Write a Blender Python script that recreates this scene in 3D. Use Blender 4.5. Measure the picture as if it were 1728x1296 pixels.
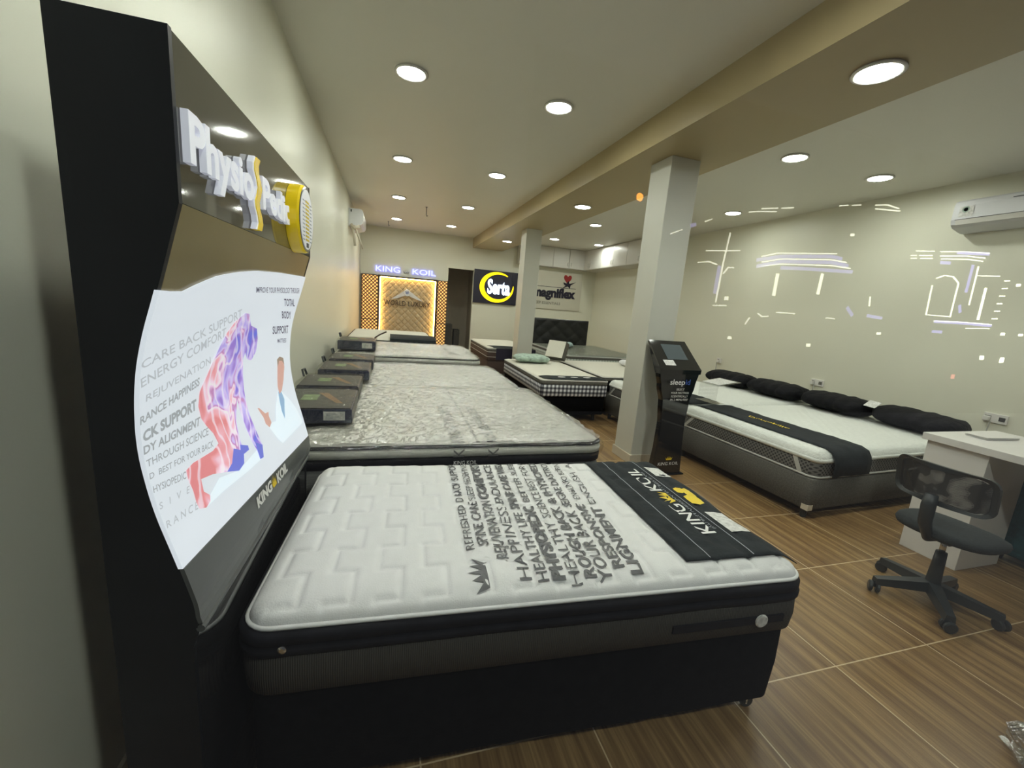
import bpy, bmesh, math, random
from mathutils import Vector, Matrix, noise
random.seed(7)
PI = math.pi
SC = bpy.context.scene
for _o in list(bpy.data.objects): bpy.data.objects.remove(_o)

# ------------------------------------------------------------------ camera
cam_d = bpy.data.cameras.new('camera'); cam = bpy.data.objects.new('camera', cam_d); SC.collection.objects.link(cam)
cam_d.sensor_fit = 'HORIZONTAL'; cam_d.sensor_width = 36.0
cam_d.lens = 36.0 * 698.95 / 1728.0
cam_d.clip_start = 0.02; cam_d.clip_end = 200
right = Vector((0.95703148, -0.2787457, 0.07994732)); down = Vector((0.02310943, -0.20150669, -0.97921448)); fwd = Vector((0.28906175, 0.93898663, -0.1864066))
M = Matrix.Identity(4)
for r in range(3):
    M[r][0] = right[r]; M[r][1] = -down[r]; M[r][2] = -fwd[r]
M[2][3] = 1.45
cam.matrix_world = M
SC.camera = cam
# ------------------------------------------------------------------ world, exposure
w = bpy.data.worlds.new('night'); SC.world = w; w.use_nodes = True
w.node_tree.nodes['Background'].inputs[0].default_value = (0.07, 0.072, 0.075, 1)
w.node_tree.nodes['Background'].inputs[1].default_value = 1.0
SC.view_settings.view_transform = 'Standard'; SC.view_settings.look = 'None'
SC.view_settings.exposure = 0.0; SC.view_settings.gamma = 1.0; SC.view_settings.use_curve_mapping = False
SC.cycles.caustics_reflective = False; SC.cycles.caustics_refractive = False
LAMP = 112.0          # radiance of the round ceiling lamps
LAMP_COL = (0.965, 1.0, 0.90)

# ------------------------------------------------------------------ materials
def nmat(name):
    m = bpy.data.materials.new(name); m.use_nodes = True
    nt = m.node_tree; b = nt.nodes['Principled BSDF']
    return m, nt, b
def L(nt, a, b): nt.links.new(a, b)
def node(nt, t, **kw):
    n = nt.nodes.new(t)
    for k, v in kw.items():
        if k in n.inputs: n.inputs[k].default_value = v
        else: setattr(n, k, v)
    return n
def coords(nt, scale=(1, 1, 1)):
    tc = nt.nodes.new('ShaderNodeTexCoord'); mp = nt.nodes.new('ShaderNodeMapping'); mp.inputs['Scale'].default_value = scale
    L(nt, tc.outputs['Object'], mp.inputs['Vector']); return mp.outputs['Vector']
def mat(name, col, rough=.6, metal=0, spec=.5, var=.06, vscale=6, bump=0, bscale=60, stretch=(1, 1, 1), emit=None, estr=0, coat=0):
    m, nt, b = nmat(name)
    v = coords(nt, stretch)
    n = node(nt, 'ShaderNodeTexNoise', Scale=vscale, Detail=4.0); L(nt, v, n.inputs['Vector'])
    cr = nt.nodes.new('ShaderNodeValToRGB')
    cr.color_ramp.elements[0].color = tuple(max(0, c * (1 - var)) for c in col) + (1,)
    cr.color_ramp.elements[1].color = tuple(min(1, c * (1 + var)) for c in col) + (1,)
    cr.color_ramp.elements[0].position = .3; cr.color_ramp.elements[1].position = .7
    L(nt, n.outputs['Fac'], cr.inputs[0]); L(nt, cr.outputs[0], b.inputs['Base Color'])
    b.inputs['Roughness'].default_value = rough; b.inputs['Metallic'].default_value = metal
    b.inputs['Specular IOR Level'].default_value = spec; b.inputs['Coat Weight'].default_value = coat
    if bump:
        n2 = node(nt, 'ShaderNodeTexNoise', Scale=bscale, Detail=3.0); L(nt, v, n2.inputs['Vector'])
        bp = node(nt, 'ShaderNodeBump', Strength=bump, Distance=.01); L(nt, n2.outputs['Fac'], bp.inputs['Height']); L(nt, bp.outputs[0], b.inputs['Normal'])
    if emit:
        b.inputs['Emission Color'].default_value = tuple(emit) + (1,); b.inputs['Emission Strength'].default_value = estr
    return m
def ribbed(name, c1, c2, scale=60, axis='X', rough=.8, bump=.4):
    m, nt, b = nmat(name); v = coords(nt)
    wv = node(nt, 'ShaderNodeTexWave', Scale=scale, Distortion=.3); wv.wave_type = 'BANDS'; wv.bands_direction = axis
    L(nt, v, wv.inputs['Vector'])
    mx = node(nt, 'ShaderNodeMixRGB'); mx.inputs[1].default_value = c1 + (1,); mx.inputs[2].default_value = c2 + (1,)
    L(nt, wv.outputs['Fac'], mx.inputs[0]); L(nt, mx.outputs[0], b.inputs['Base Color'])
    bp = node(nt, 'ShaderNodeBump', Strength=bump, Distance=.004); L(nt, wv.outputs['Fac'], bp.inputs['Height']); L(nt, bp.outputs[0], b.inputs['Normal'])
    b.inputs['Roughness'].default_value = rough
    return m
def checker(name, c1, c2, c3, size, rough=.8):
    # woven gingham: two crossed stripes averaged
    m, nt, b = nmat(name); tc = nt.nodes.new('ShaderNodeTexCoord'); sp = nt.nodes.new('ShaderNodeSeparateXYZ'); L(nt, tc.outputs['Object'], sp.inputs[0])
    def stripe(src):
        a = node(nt, 'ShaderNodeMath', operation='MULTIPLY'); a.inputs[1].default_value = 1 / size; L(nt, src, a.inputs[0])
        f = node(nt, 'ShaderNodeMath', operation='FRACT'); L(nt, a.outputs[0], f.inputs[0])
        g = node(nt, 'ShaderNodeMath', operation='GREATER_THAN'); g.inputs[1].default_value = .5; L(nt, f.outputs[0], g.inputs[0]); return g.outputs[0]
    ad = node(nt, 'ShaderNodeMath', operation='ADD'); L(nt, sp.outputs['X'], ad.inputs[0]); L(nt, sp.outputs['Y'], ad.inputs[1])
    s1 = stripe(ad.outputs[0]); s2 = stripe(sp.outputs['Z'])
    t = node(nt, 'ShaderNodeMath', operation='ADD'); L(nt, s1, t.inputs[0]); L(nt, s2, t.inputs[1])
    h = node(nt, 'ShaderNodeMath', operation='MULTIPLY'); h.inputs[1].default_value = .5; L(nt, t.outputs[0], h.inputs[0])
    cr = nt.nodes.new('ShaderNodeValToRGB'); cr.color_ramp.interpolation = 'CONSTANT'
    cr.color_ramp.elements[0].color = c1 + (1,); cr.color_ramp.elements[1].position = .75; cr.color_ramp.elements[1].color = c3 + (1,)
    e = cr.color_ramp.elements.new(.25); e.color = c2 + (1,)
    L(nt, h.outputs[0], cr.inputs[0]); L(nt, cr.outputs[0], b.inputs['Base Color']); b.inputs['Roughness'].default_value = rough
    return m
def lattice_fabric(name, c1, c2, scale=38):
    m, nt, b = nmat(name); v = coords(nt, (1, 1, 1))
    tc = v; sp = nt.nodes.new('ShaderNodeSeparateXYZ'); L(nt, v, sp.inputs[0])
    ad = node(nt, 'ShaderNodeMath', operation='ADD'); L(nt, sp.outputs['X'], ad.inputs[0]); L(nt, sp.outputs['Y'], ad.inputs[1])
    cb = nt.nodes.new('ShaderNodeCombineXYZ'); L(nt, ad.outputs[0], cb.inputs[0]); L(nt, sp.outputs['Z'], cb.inputs[1])
    mp = nt.nodes.new('ShaderNodeMapping'); mp.inputs['Rotation'].default_value = (0, 0, PI / 4); L(nt, cb.outputs[0], mp.inputs['Vector'])
    vr = node(nt, 'ShaderNodeTexVoronoi', Scale=scale, Randomness=0.0); L(nt, mp.outputs[0], vr.inputs['Vector'])
    cr = nt.nodes.new('ShaderNodeValToRGB'); cr.color_ramp.elements[0].position = .28; cr.color_ramp.elements[0].color = c1 + (1,); cr.color_ramp.elements[1].position = .42; cr.color_ramp.elements[1].color = c2 + (1,)
    L(nt, vr.outputs['Distance'], cr.inputs[0]); L(nt, cr.outputs[0], b.inputs['Base Color']); b.inputs['Roughness'].default_value = .8
    return m
def emis(name, col, s, base=(.5, .5, .5), rough=.4):
    m, nt, b = nmat(name); b.inputs['Base Color'].default_value = base + (1,); b.inputs['Roughness'].default_value = rough
    n = node(nt, 'ShaderNodeTexNoise', Scale=3.0); mr = node(nt, 'ShaderNodeMapRange'); mr.inputs['To Min'].default_value = s * .94; mr.inputs['To Max'].default_value = s * 1.04
    L(nt, n.outputs['Fac'], mr.inputs['Value']); L(nt, mr.outputs[0], b.inputs['Emission Strength'])
    b.inputs['Emission Color'].default_value = col + (1,)
    return m

mat_wall = mat('wall_paint', (.76, .755, .635), .42, var=.015, vscale=1.2, bump=.03, bscale=9)
mat_ceil = mat('ceiling_paint', (.74, .73, .66), .5, var=.015, vscale=1.0)
mat_beam = mat('beam_paint', (.42, .34, .185), .38, var=.03, vscale=2)
mat_colm = mat('column_paint', (.60, .60, .54), .4, var=.02, vscale=2)
mat_skirt = mat('skirting_tile', (.62, .56, .45), .3, var=.05)
mat_corr = mat('corridor_paint', (.55, .50, .40), .6)
mat_white = mat('white_laminate', (.74, .72, .69), .3, var=.01)
mat_cab = mat('cabinet_laminate', (.70, .69, .65), .3, var=.01)
mat_metal = mat('brushed_steel', (.62, .62, .62), .25, 1)
mat_chrome = mat('chrome', (.85, .85, .87), .12, 1)
mat_black_gloss = mat('black_gloss_acrylic', (.012, .012, .013), .07, var=.2, coat=.6)
mat_black_matt = mat('black_laminate', (.006, .007, .009), .40, spec=.15, var=.3, vscale=4, bump=.05, bscale=30)
mat_gold = mat('dark_gold_laminate', (.235, .185, .085), .22, var=.05, vscale=2)
mat_box = mat('header_box_gloss', (.085, .08, .062), .06, var=.1, coat=.5)
mat_strip = mat('charcoal_strip', (.055, .06, .062), .3, var=.05)
mat_knit = mat('white_knit_fabric', (.70, .70, .70), .85, var=.02, vscale=30, bump=.12, bscale=220)
mat_print = mat('grey_print_ink', (.14, .14, .145), .9, var=.15, vscale=40)
mat_border = mat('black_velour_border', (.008, .008, .012), .75, spec=.25, var=.3, vscale=20)
mat_rib = ribbed('charcoal_ribbed_side', (.026, .024, .020), (.052, .048, .040), 55, 'X')
mat_rib2 = ribbed('grey_ribbed_side', (.10, .10, .10), (.20, .20, .195), 60, 'Z')
mat_black_fab = mat('black_fabric', (.004, .004, .0045), .95, spec=.05, var=.35, vscale=25, bump=.2, bscale=120)
mat_grey_fab = mat('grey_woven_upholstery', (.105, .100, .088), .9, spec=.3, var=.25, vscale=90, bump=.3, bscale=260)
mat_cloth = mat('charcoal_runner_cloth', (.014, .018, .021), .85, spec=.3, var=.3, vscale=14, bump=.15, bscale=90)
mat_velvet = mat('black_velvet', (.005, .005, .007), .75, spec=.2, var=.6, vscale=14, bump=1.0, bscale=28)
mat_bedtop = mat('cream_quilt_fabric', (.70, .72, .68), .85, var=.05, vscale=50, bump=.5, bscale=55)
mat_latt = lattice_fabric('lattice_knit_side', (.035, .035, .035), (.16, .155, .145), 42)
mat_ivory = mat('ivory_ticking', (.66, .64, .56), .85, var=.03, vscale=30, bump=.2, bscale=80)
mat_wrapped = mat('pale_grey_ticking', (.50, .50, .47), .8, var=.06, vscale=20, bump=.2, bscale=50)
mat_ging = checker('gingham_side', (.02, .02, .03), (.16, .16, .18), (.68, .68, .70), .055)
mat_plaid = checker('grey_plaid_ticking', (.22, .24, .21), (.34, .37, .33), (.50, .52, .48), .06)
mat_brown = ribbed('brown_bed_side', (.035, .018, .012), (.07, .038, .027), 30, 'Z')
mat_navy = mat('navy_card', (.010, .014, .045), .3, var=.1, coat=.2)
mat_label = mat('white_label', (.62, .62, .60), .5, var=.25, vscale=60)
mat_dgrey = mat('dark_grey_plastic', (.030, .035, .037), .4, var=.1)
mat_seat = mat('dark_grey_seat_fabric', (.022, .027, .028), .9, var=.2, vscale=80, bump=.2, bscale=200)
mat_teal = mat('teal_fabric', (.006, .075, .085), .85, var=.35, vscale=20, bump=.5, bscale=50)
mat_wtext = mat('white_ink', (.75, .75, .74), .6, var=.05)
mat_gtext = mat('grey_ink', (.30, .32, .36), .6, var=.05)
mat_yel = mat('yellow_ink', (.75, .55, .02), .5, var=.1)
mat_yelshell = mat('yellow_acrylic', (.78, .56, .005), .25, var=.04, emit=(1, .72, .0), estr=.10)
mat_blue = mat('blue_ink', (.02, .06, .22), .5, emit=(.05, .15, .6), estr=.15)
mat_navyboard = mat('navy_sign_board', (.018, .016, .035), .35)
mat_signwhite = mat('sign_board_white', (.62, .60, .50), .5, var=.02)
mat_red = mat('red_acrylic', (.35, .03, .03), .3)
mat_darkwood = mat('dark_bronze_frame', (.05, .03, .018), .4)
mat_tan = mat('quilted_tan_leather', (.50, .40, .25), .4, var=.04)
mat_pipe = mat('ac_hose_wrap', (.55, .50, .40), .7, var=.1, bump=.3, bscale=40)
mat_ac = mat('air_conditioner_plastic', (.70, .71, .74), .3, var=.01)
mat_screen = mat('kiosk_screen', (.06, .075, .08), .08, var=.1, emit=(.4, .5, .55), estr=.06)
mat_facade = mat('night_facade', (.03, .03, .035), .8)

# floor: 60 cm wood-look tiles with pale joints, grain along the room
def floor_mat():
    m, nt, b = nmat('wood_look_tile')
    tc = nt.nodes.new('ShaderNodeTexCoord'); sp = nt.nodes.new('ShaderNodeSeparateXYZ'); L(nt, tc.outputs['Object'], sp.inputs[0])
    def cell(src, off):
        a = node(nt, 'ShaderNodeMath', operation='SUBTRACT'); a.inputs[1].default_value = off; L(nt, src, a.inputs[0])
        d = node(nt, 'ShaderNodeMath', operation='DIVIDE'); d.inputs[1].default_value = .6; L(nt, a.outputs[0], d.inputs[0])
        f = node(nt, 'ShaderNodeMath', operation='FRACT'); L(nt, d.outputs[0], f.inputs[0])
        fl = node(nt, 'ShaderNodeMath', operation='FLOOR'); L(nt, d.outputs[0], fl.inputs[0])
        s = node(nt, 'ShaderNodeMath', operation='SUBTRACT'); s.inputs[1].default_value = .5; L(nt, f.outputs[0], s.inputs[0])
        ab = node(nt, 'ShaderNodeMath', operation='ABSOLUTE'); L(nt, s.outputs[0], ab.inputs[0])
        g = node(nt, 'ShaderNodeMath', operation='GREATER_THAN'); g.inputs[1].default_value = .5 - .0045; L(nt, ab.outputs[0], g.inputs[0])
        return g.outputs[0], fl.outputs[0]
    gx, ix = cell(sp.outputs['X'], 2.53 - 3.0); gy, iy = cell(sp.outputs['Y'], 1.07 - 3.0)
    gm = node(nt, 'ShaderNodeMath', operation='MAXIMUM'); L(nt, gx, gm.inputs[0]); L(nt, gy, gm.inputs[1])
    cb = nt.nodes.new('ShaderNodeCombineXYZ'); L(nt, ix, cb.inputs[0]); L(nt, iy, cb.inputs[1])
    wn = nt.nodes.new('ShaderNodeTexWhiteNoise'); L(nt, cb.outputs[0], wn.inputs['Vector'])
    mp = nt.nodes.new('ShaderNodeMapping'); mp.inputs['Scale'].default_value = (26, 1.1, 1); L(nt, tc.outputs['Object'], mp.inputs['Vector'])
    ad = node(nt, 'ShaderNodeVectorMath', operation='ADD'); L(nt, mp.outputs[0], ad.inputs[0])
    sc = node(nt, 'ShaderNodeVectorMath', operation='SCALE'); sc.inputs['Scale'].default_value = 9; L(nt, wn.outputs['Color'], sc.inputs[0]); L(nt, sc.outputs[0], ad.inputs[1])
    n1 = node(nt, 'ShaderNodeTexNoise', Scale=1.0, Detail=6.0, Roughness=.6, Distortion=.4); L(nt, ad.outputs[0], n1.inputs['Vector'])
    mp2 = nt.nodes.new('ShaderNodeMapping'); mp2.inputs['Scale'].default_value = (110, 3, 1); L(nt, tc.outputs['Object'], mp2.inputs['Vector'])
    n2 = node(nt, 'ShaderNodeTexNoise', Scale=1.0, Detail=3.0); L(nt, mp2.outputs[0], n2.inputs['Vector'])
    mxn = node(nt, 'ShaderNodeMath', operation='MULTIPLY_ADD'); mxn.inputs[1].default_value = .35; L(nt, n2.outputs['Fac'], mxn.inputs[0]); L(nt, n1.outputs['Fac'], mxn.inputs[2])
    cr = nt.nodes.new('ShaderNodeValToRGB'); e = cr.color_ramp.elements
    e[0].position = .40; e[0].color = (.12, .058, .022, 1); e[1].position = .90; e[1].color = (.42, .275, .115, 1)
    k = e.new(.66); k.color = (.24, .142, .056, 1)
    L(nt, mxn.outputs[0], cr.inputs[0])
    mx = node(nt, 'ShaderNodeMixRGB'); L(nt, gm.outputs[0], mx.inputs[0]); L(nt, cr.outputs[0], mx.inputs[1]); mx.inputs[2].default_value = (.66, .52, .32, 1)
    L(nt, mx.outputs[0], b.inputs['Base Color']); b.inputs['Roughness'].default_value = .33
    bp = node(nt, 'ShaderNodeBump', Strength=.12, Distance=.003); L(nt, mxn.outputs[0], bp.inputs['Height']); L(nt, bp.outputs[0], b.inputs['Normal'])
    return m
mat_floor = floor_mat()
# clear wrinkled wrapping film: glossy over see-through
def film_mat(name, fac=.36, scale=13, stre=1.0, tint=(.93, .93, .9)):
    m = bpy.data.materials.new(name); m.use_nodes = True; nt = m.node_tree; nt.nodes.clear()
    out = nt.nodes.new('ShaderNodeOutputMaterial'); mx = nt.nodes.new('ShaderNodeMixShader')
    tr = nt.nodes.new('ShaderNodeBsdfTransparent'); tr.inputs[0].default_value = tint + (1,)
    gl = nt.nodes.new('ShaderNodeBsdfGlossy'); gl.inputs['Roughness'].default_value = .05; gl.inputs[0].default_value = (.95, .95, .95, 1)
    v = coords(nt, (1, 1.9, 1)); n = node(nt, 'ShaderNodeTexNoise', Scale=float(scale), Detail=5.0, Roughness=.6, Distortion=1.5); L(nt, v, n.inputs['Vector'])
    n3 = node(nt, 'ShaderNodeTexVoronoi', Scale=scale * 1.7); n3.feature = 'F1'; L(nt, v, n3.inputs['Vector'])
    ad = node(nt, 'ShaderNodeMath', operation='MULTIPLY_ADD'); ad.inputs[1].default_value = .5; L(nt, n3.outputs['Distance'], ad.inputs[0]); L(nt, n.outputs['Fac'], ad.inputs[2])
    bp = node(nt, 'ShaderNodeBump', Strength=stre * .5, Distance=.02); L(nt, ad.outputs[0], bp.inputs['Height']); L(nt, bp.outputs[0], gl.inputs['Normal'])
    mx.inputs[0].default_value = fac
    L(nt, tr.outputs[0], mx.inputs[1]); L(nt, gl.outputs[0], mx.inputs[2]); L(nt, mx.outputs[0], out.inputs[0])
    return m
mat_film = film_mat('clear_wrapping_film')
mat_film_box = film_mat('clear_bag_film', .09, 12, 1.0)
def clear_mat(name, fac, rough=.02, tint=(1, 1, 1)):
    m = bpy.data.materials.new(name); m.use_nodes = True; nt = m.node_tree; nt.nodes.clear()
    out = nt.nodes.new('ShaderNodeOutputMaterial'); mx = nt.nodes.new('ShaderNodeMixShader')
    tr = nt.nodes.new('ShaderNodeBsdfTransparent'); tr.inputs[0].default_value = tint + (1,)
    gl = nt.nodes.new('ShaderNodeBsdfGlossy'); gl.inputs['Roughness'].default_value = rough
    lw = node(nt, 'ShaderNodeLayerWeight', Blend=.5); pw = node(nt, 'ShaderNodeMath', operation='POWER'); pw.inputs[1].default_value = 4; L(nt, lw.outputs['Facing'], pw.inputs[0])
    ma = node(nt, 'ShaderNodeMath', operation='MULTIPLY_ADD'); ma.inputs[1].default_value = .5; ma.inputs[2].default_value = fac; L(nt, pw.outputs[0], ma.inputs[0])
    L(nt, ma.outputs[0], mx.inputs[0]); L(nt, tr.outputs[0], mx.inputs[1]); L(nt, gl.outputs[0], mx.inputs[2]); L(nt, mx.outputs[0], out.inputs[0])
    return m
mat_glass = clear_mat('shop_glass', .035, 0.0, (.985, .99, .985))
mat_acryl = clear_mat('clear_acrylic', .10)
def mesh_fabric():
    m = bpy.data.materials.new('chair_mesh_fabric'); m.use_nodes = True; nt = m.node_tree; b = nt.nodes['Principled BSDF']
    b.inputs['Base Color'].default_value = (.012, .013, .014, 1); b.inputs['Roughness'].default_value = .6
    v = coords(nt); ck = node(nt, 'ShaderNodeTexChecker', Scale=230.0); L(nt, v, ck.inputs['Vector'])
    mr = node(nt, 'ShaderNodeMapRange'); mr.inputs['To Min'].default_value = .90; mr.inputs['To Max'].default_value = 1.0; L(nt, ck.outputs['Fac'], mr.inputs['Value'])
    wv = node(nt, 'ShaderNodeTexWave', Scale=9.0, Distortion=9.0); wv.inputs['Detail Scale'].default_value = .8; L(nt, v, wv.inputs['Vector'])
    mr2 = node(nt, 'ShaderNodeMapRange'); mr2.inputs['To Min'].default_value = .82; mr2.inputs['To Max'].default_value = 1.05; L(nt, wv.outputs['Fac'], mr2.inputs['Value'])
    mu = node(nt, 'ShaderNodeMath', operation='MULTIPLY'); mu.use_clamp = True; L(nt, mr.outputs[0], mu.inputs[0]); L(nt, mr2.outputs[0], mu.inputs[1])
    L(nt, mu.outputs[0], b.inputs['Alpha'])
    return m
mat_mesh = mesh_fabric()
def anatomy_mat():
    m, nt, b = nmat('anatomy_print'); v = coords(nt, (1, 1, 1))
    n = node(nt, 'ShaderNodeTexNoise', Scale=9.0, Detail=1.5, Distortion=1.2); L(nt, v, n.inputs['Vector'])
    sp = nt.nodes.new('ShaderNodeSeparateXYZ'); L(nt, v, sp.inputs[0])
    mr = node(nt, 'ShaderNodeMapRange'); mr.inputs['From Min'].default_value = .22; mr.inputs['From Max'].default_value = .60; mr.inputs['To Min'].default_value = -.25; mr.inputs['To Max'].default_value = .32; L(nt, sp.outputs['Y'], mr.inputs['Value'])
    ad = node(nt, 'ShaderNodeMath', operation='ADD'); L(nt, n.outputs['Fac'], ad.inputs[0]); L(nt, mr.outputs[0], ad.inputs[1])
    cr = nt.nodes.new('ShaderNodeValToRGB'); e = cr.color_ramp.elements
    e[0].position = .22; e[0].color = (.62, .20, .22, 1); e[1].position = .85; e[1].color = (.10, .13, .62, 1)
    for p, c in ((.36, (.72, .36, .44)), (.45, (.78, .66, .80)), (.50, (.45, .18, .42)), (.58, (.55, .48, .85)), (.68, (.28, .16, .55))):
        k = e.new(p); k.color = c + (1,)
    L(nt, ad.outputs[0], cr.inputs[0])
    wv = node(nt, 'ShaderNodeTexWave', Scale=5.0, Distortion=14.0, Detail=2.5); wv.inputs['Detail Scale'].default_value = 1.2; wv.bands_direction = 'Y'; L(nt, v, wv.inputs['Vector'])
    c2 = nt.nodes.new('ShaderNodeValToRGB'); c2.color_ramp.elements[0].position = .80; c2.color_ramp.elements[0].color = (0, 0, 0, 1); c2.color_ramp.elements[1].position = .97; c2.color_ramp.elements[1].color = (.5, .5, .5, 1); L(nt, wv.outputs['Fac'], c2.inputs[0])
    mx = node(nt, 'ShaderNodeMixRGB'); mx.inputs[2].default_value = (.82, .76, .90, 1); L(nt, c2.outputs[0], mx.inputs[0]); L(nt, cr.outputs[0], mx.inputs[1])
    L(nt, mx.outputs[0], b.inputs['Base Color']); L(nt, mx.outputs[0], b.inputs['Emission Color'])
    b.inputs['Emission Strength'].default_value = .62
    return m
mat_anat = anatomy_mat()
mat_lbox = emis('lightbox_white', (.84, .91, 1.0), .72, (.25, .25, .25))
mat_lbox_blue = emis('lightbox_pale_blue', (.62, .76, .88), .85, (.5, .5, .5))
mat_lb_grey = emis('lightbox_grey_lettering', (.42, .47, .52), .55, (.2, .2, .2))
mat_lb_lgrey = emis('lightbox_light_lettering', (.55, .60, .66), .68, (.2, .2, .2))
mat_lb_dark = emis('lightbox_dark_lettering', (.06, .05, .12), .5, (.05, .05, .08))
mat_lb_skin = emis('lightbox_skin_tone', (.70, .38, .30), .7, (.3, .2, .2))
mat_lb_hair = emis('lightbox_hair_tone', (.35, .25, .2), .6, (.2, .15, .1))
mat_lb_shirt = emis('lightbox_shirt_blue', (.25, .40, .62), .7, (.2, .3, .4))
mat_lb_pink = emis('lightbox_muscle_pink', (.70, .30, .38), .7, (.3, .2, .2))
mat_lb_indigo = emis('lightbox_indigo', (.13, .17, .70), .75, (.1, .1, .3))
mat_lamp = emis('led_panel', LAMP_COL, LAMP, (.9, .9, .9))
mat_letter = emis('frosted_letter', (.80, .84, 1.0), .30, (.75, .75, .8))
mat_letter_face = emis('letter_face', (.86, .88, .98), .2, (.7, .7, .7))
mat_neon_blue = emis('blue_led_letter', (.20, .22, 1.0), 5.0, (.2, .2, .4))
mat_amber = emis('amber_backlight', (1.0, .52, .15), 1.5, (.6, .4, .2))
mat_cove = emis('warm_led_strip', (1.0, .60, .18), 26.0, (.6, .5, .3))
mat_serta_y = emis('yellow_led_ring', (1.0, .72, .0), 1.6, (.6, .5, .0))
mat_serta_w = emis('white_led_letters', (.72, .86, 1.0), 2.6, (.7, .7, .7))
mat_latbar = mat('lattice_metal', (.09, .045, .015), .5)

# ------------------------------------------------------------------ builders
def link(o): SC.collection.objects.link(o); return o
def tag(o, label=None, cat=None, group=None, kind=None):
    if label: o['label'] = label
    if cat: o['category'] = cat
    if group: o['group'] = group
    if kind: o['kind'] = kind
    return o
def thing(name, label, cat, loc=(0, 0, 0), rz=0, group=None):
    o = bpy.data.objects.new(name, None); link(o); o.empty_display_size = .1
    o.location = loc; o.rotation_euler = (0, 0, rz); return tag(o, label, cat, group)
def child(o, p):
    if p is not None: o.parent = p
    return o
def mk(name, verts, faces, m, parent=None, smooth=False, recalc=True):
    me = bpy.data.meshes.new(name); me.from_pydata([tuple(v) for v in verts], [], faces)
    if recalc:
        bm = bmesh.new(); bm.from_mesh(me); bmesh.ops.recalc_face_normals(bm, faces=bm.faces); bm.to_mesh(me); bm.free()
    me.materials.append(m)
    if smooth:
        for p in me.polygons: p.use_smooth = True
    return child(link(bpy.data.objects.new(name, me)), parent)
class MB:
    def __init__(s): s.v = []; s.f = []
    def add(s, vs, fs, mx=None):
        n = len(s.v)
        s.v += [tuple(mx @ Vector(v)) if mx is not None else tuple(v) for v in vs]
        s.f += [tuple(i + n for i in f) for f in fs]; return s
    def box(s, x0, x1, y0, y1, z0, z1, mx=None, bev=0):
        if bev > 0:
            bm = bmesh.new(); r = bmesh.ops.create_cube(bm, size=1)
            for v in bm.verts: v.co = Vector(((x0 + x1) / 2 + v.co.x * (x1 - x0), (y0 + y1) / 2 + v.co.y * (y1 - y0), (z0 + z1) / 2 + v.co.z * (z1 - z0)))
            bmesh.ops.bevel(bm, geom=list(bm.edges), offset=bev, segments=3, affect='EDGES', profile=.5)
            bm.verts.ensure_lookup_table()
            s.add([v.co.copy() for v in bm.verts], [[v.index for v in f.verts] for f in bm.faces], mx); bm.free(); return s
        vs = [(x, y, z) for x in (x0, x1) for y in (y0, y1) for z in (z0, z1)]
        return s.add(vs, [(0, 1, 3, 2), (4, 6, 7, 5), (0, 4, 5, 1), (2, 3, 7, 6), (0, 2, 6, 4), (1, 5, 7, 3)], mx)
    def tube(s, pts, rad, n=10, caps=True):
        rings = []
        pts = [Vector(p) for p in pts]; rr = rad if isinstance(rad, (list, tuple)) else [rad] * len(pts)
        up = Vector((0, 0, 1))
        for i, p in enumerate(pts):
            t = (pts[min(i + 1, len(pts) - 1)] - pts[max(i - 1, 0)]).normalized()
            a = t.cross(up if abs(t.z) < .9 else Vector((1, 0, 0))).normalized(); b = t.cross(a)
            rings.append([p + a * math.cos(2 * PI * k / n) * rr[i] + b * math.sin(2 * PI * k / n) * rr[i] for k in range(n)])
        vs = [v for r in rings for v in r]; fs = []
        for i in range(len(rings) - 1):
            for k in range(n): fs.append((i * n + k, i * n + (k + 1) % n, (i + 1) * n + (k + 1) % n, (i + 1) * n + k))
        if caps: fs.append(tuple(range(n))); fs.append(tuple((len(rings) - 1) * n + k for k in range(n)))
        return s.add(vs, fs)
    def lathe(s, prof, n=24, mx=None):
        vs = []; fs = []
        for (r, z) in prof:
            for k in range(n): vs.append((r * math.cos(2 * PI * k / n), r * math.sin(2 * PI * k / n), z))
        for i in range(len(prof) - 1):
            for k in range(n): fs.append((i * n + k, i * n + (k + 1) % n, (i + 1) * n + (k + 1) % n, (i + 1) * n + k))
        fs.append(tuple(range(n))); fs.append(tuple((len(prof) - 1) * n + k for k in range(n)))
        return s.add(vs, fs, mx)
    def prism(s, poly, ax, a0, a1, mx=None):
        # poly: 2d points; ax: axis of extrusion ('x','y','z')
        def P(p, t): return {'x': (t, p[0], p[1]), 'y': (p[0], t, p[1]), 'z': (p[0], p[1], t)}[ax]
        n = len(poly); vs = [P(p, a0) for p in poly] + [P(p, a1) for p in poly]
        fs = [tuple(range(n)), tuple(range(n, 2 * n))] + [(i, (i + 1) % n, n + (i + 1) % n, n + i) for i in range(n)]
        return s.add(vs, fs, mx)
    def build(s, name, m, parent=None, smooth=False): return mk(name, s.v, s.f, m, parent, smooth)
def box(name, x0, x1, y0, y1, z0, z1, m, parent=None, bev=0):
    o = MB().box(x0, x1, y0, y1, z0, z1, bev=bev).build(name, m, parent)
    return o
def struct(o): o['kind'] = 'structure'; return o

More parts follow.
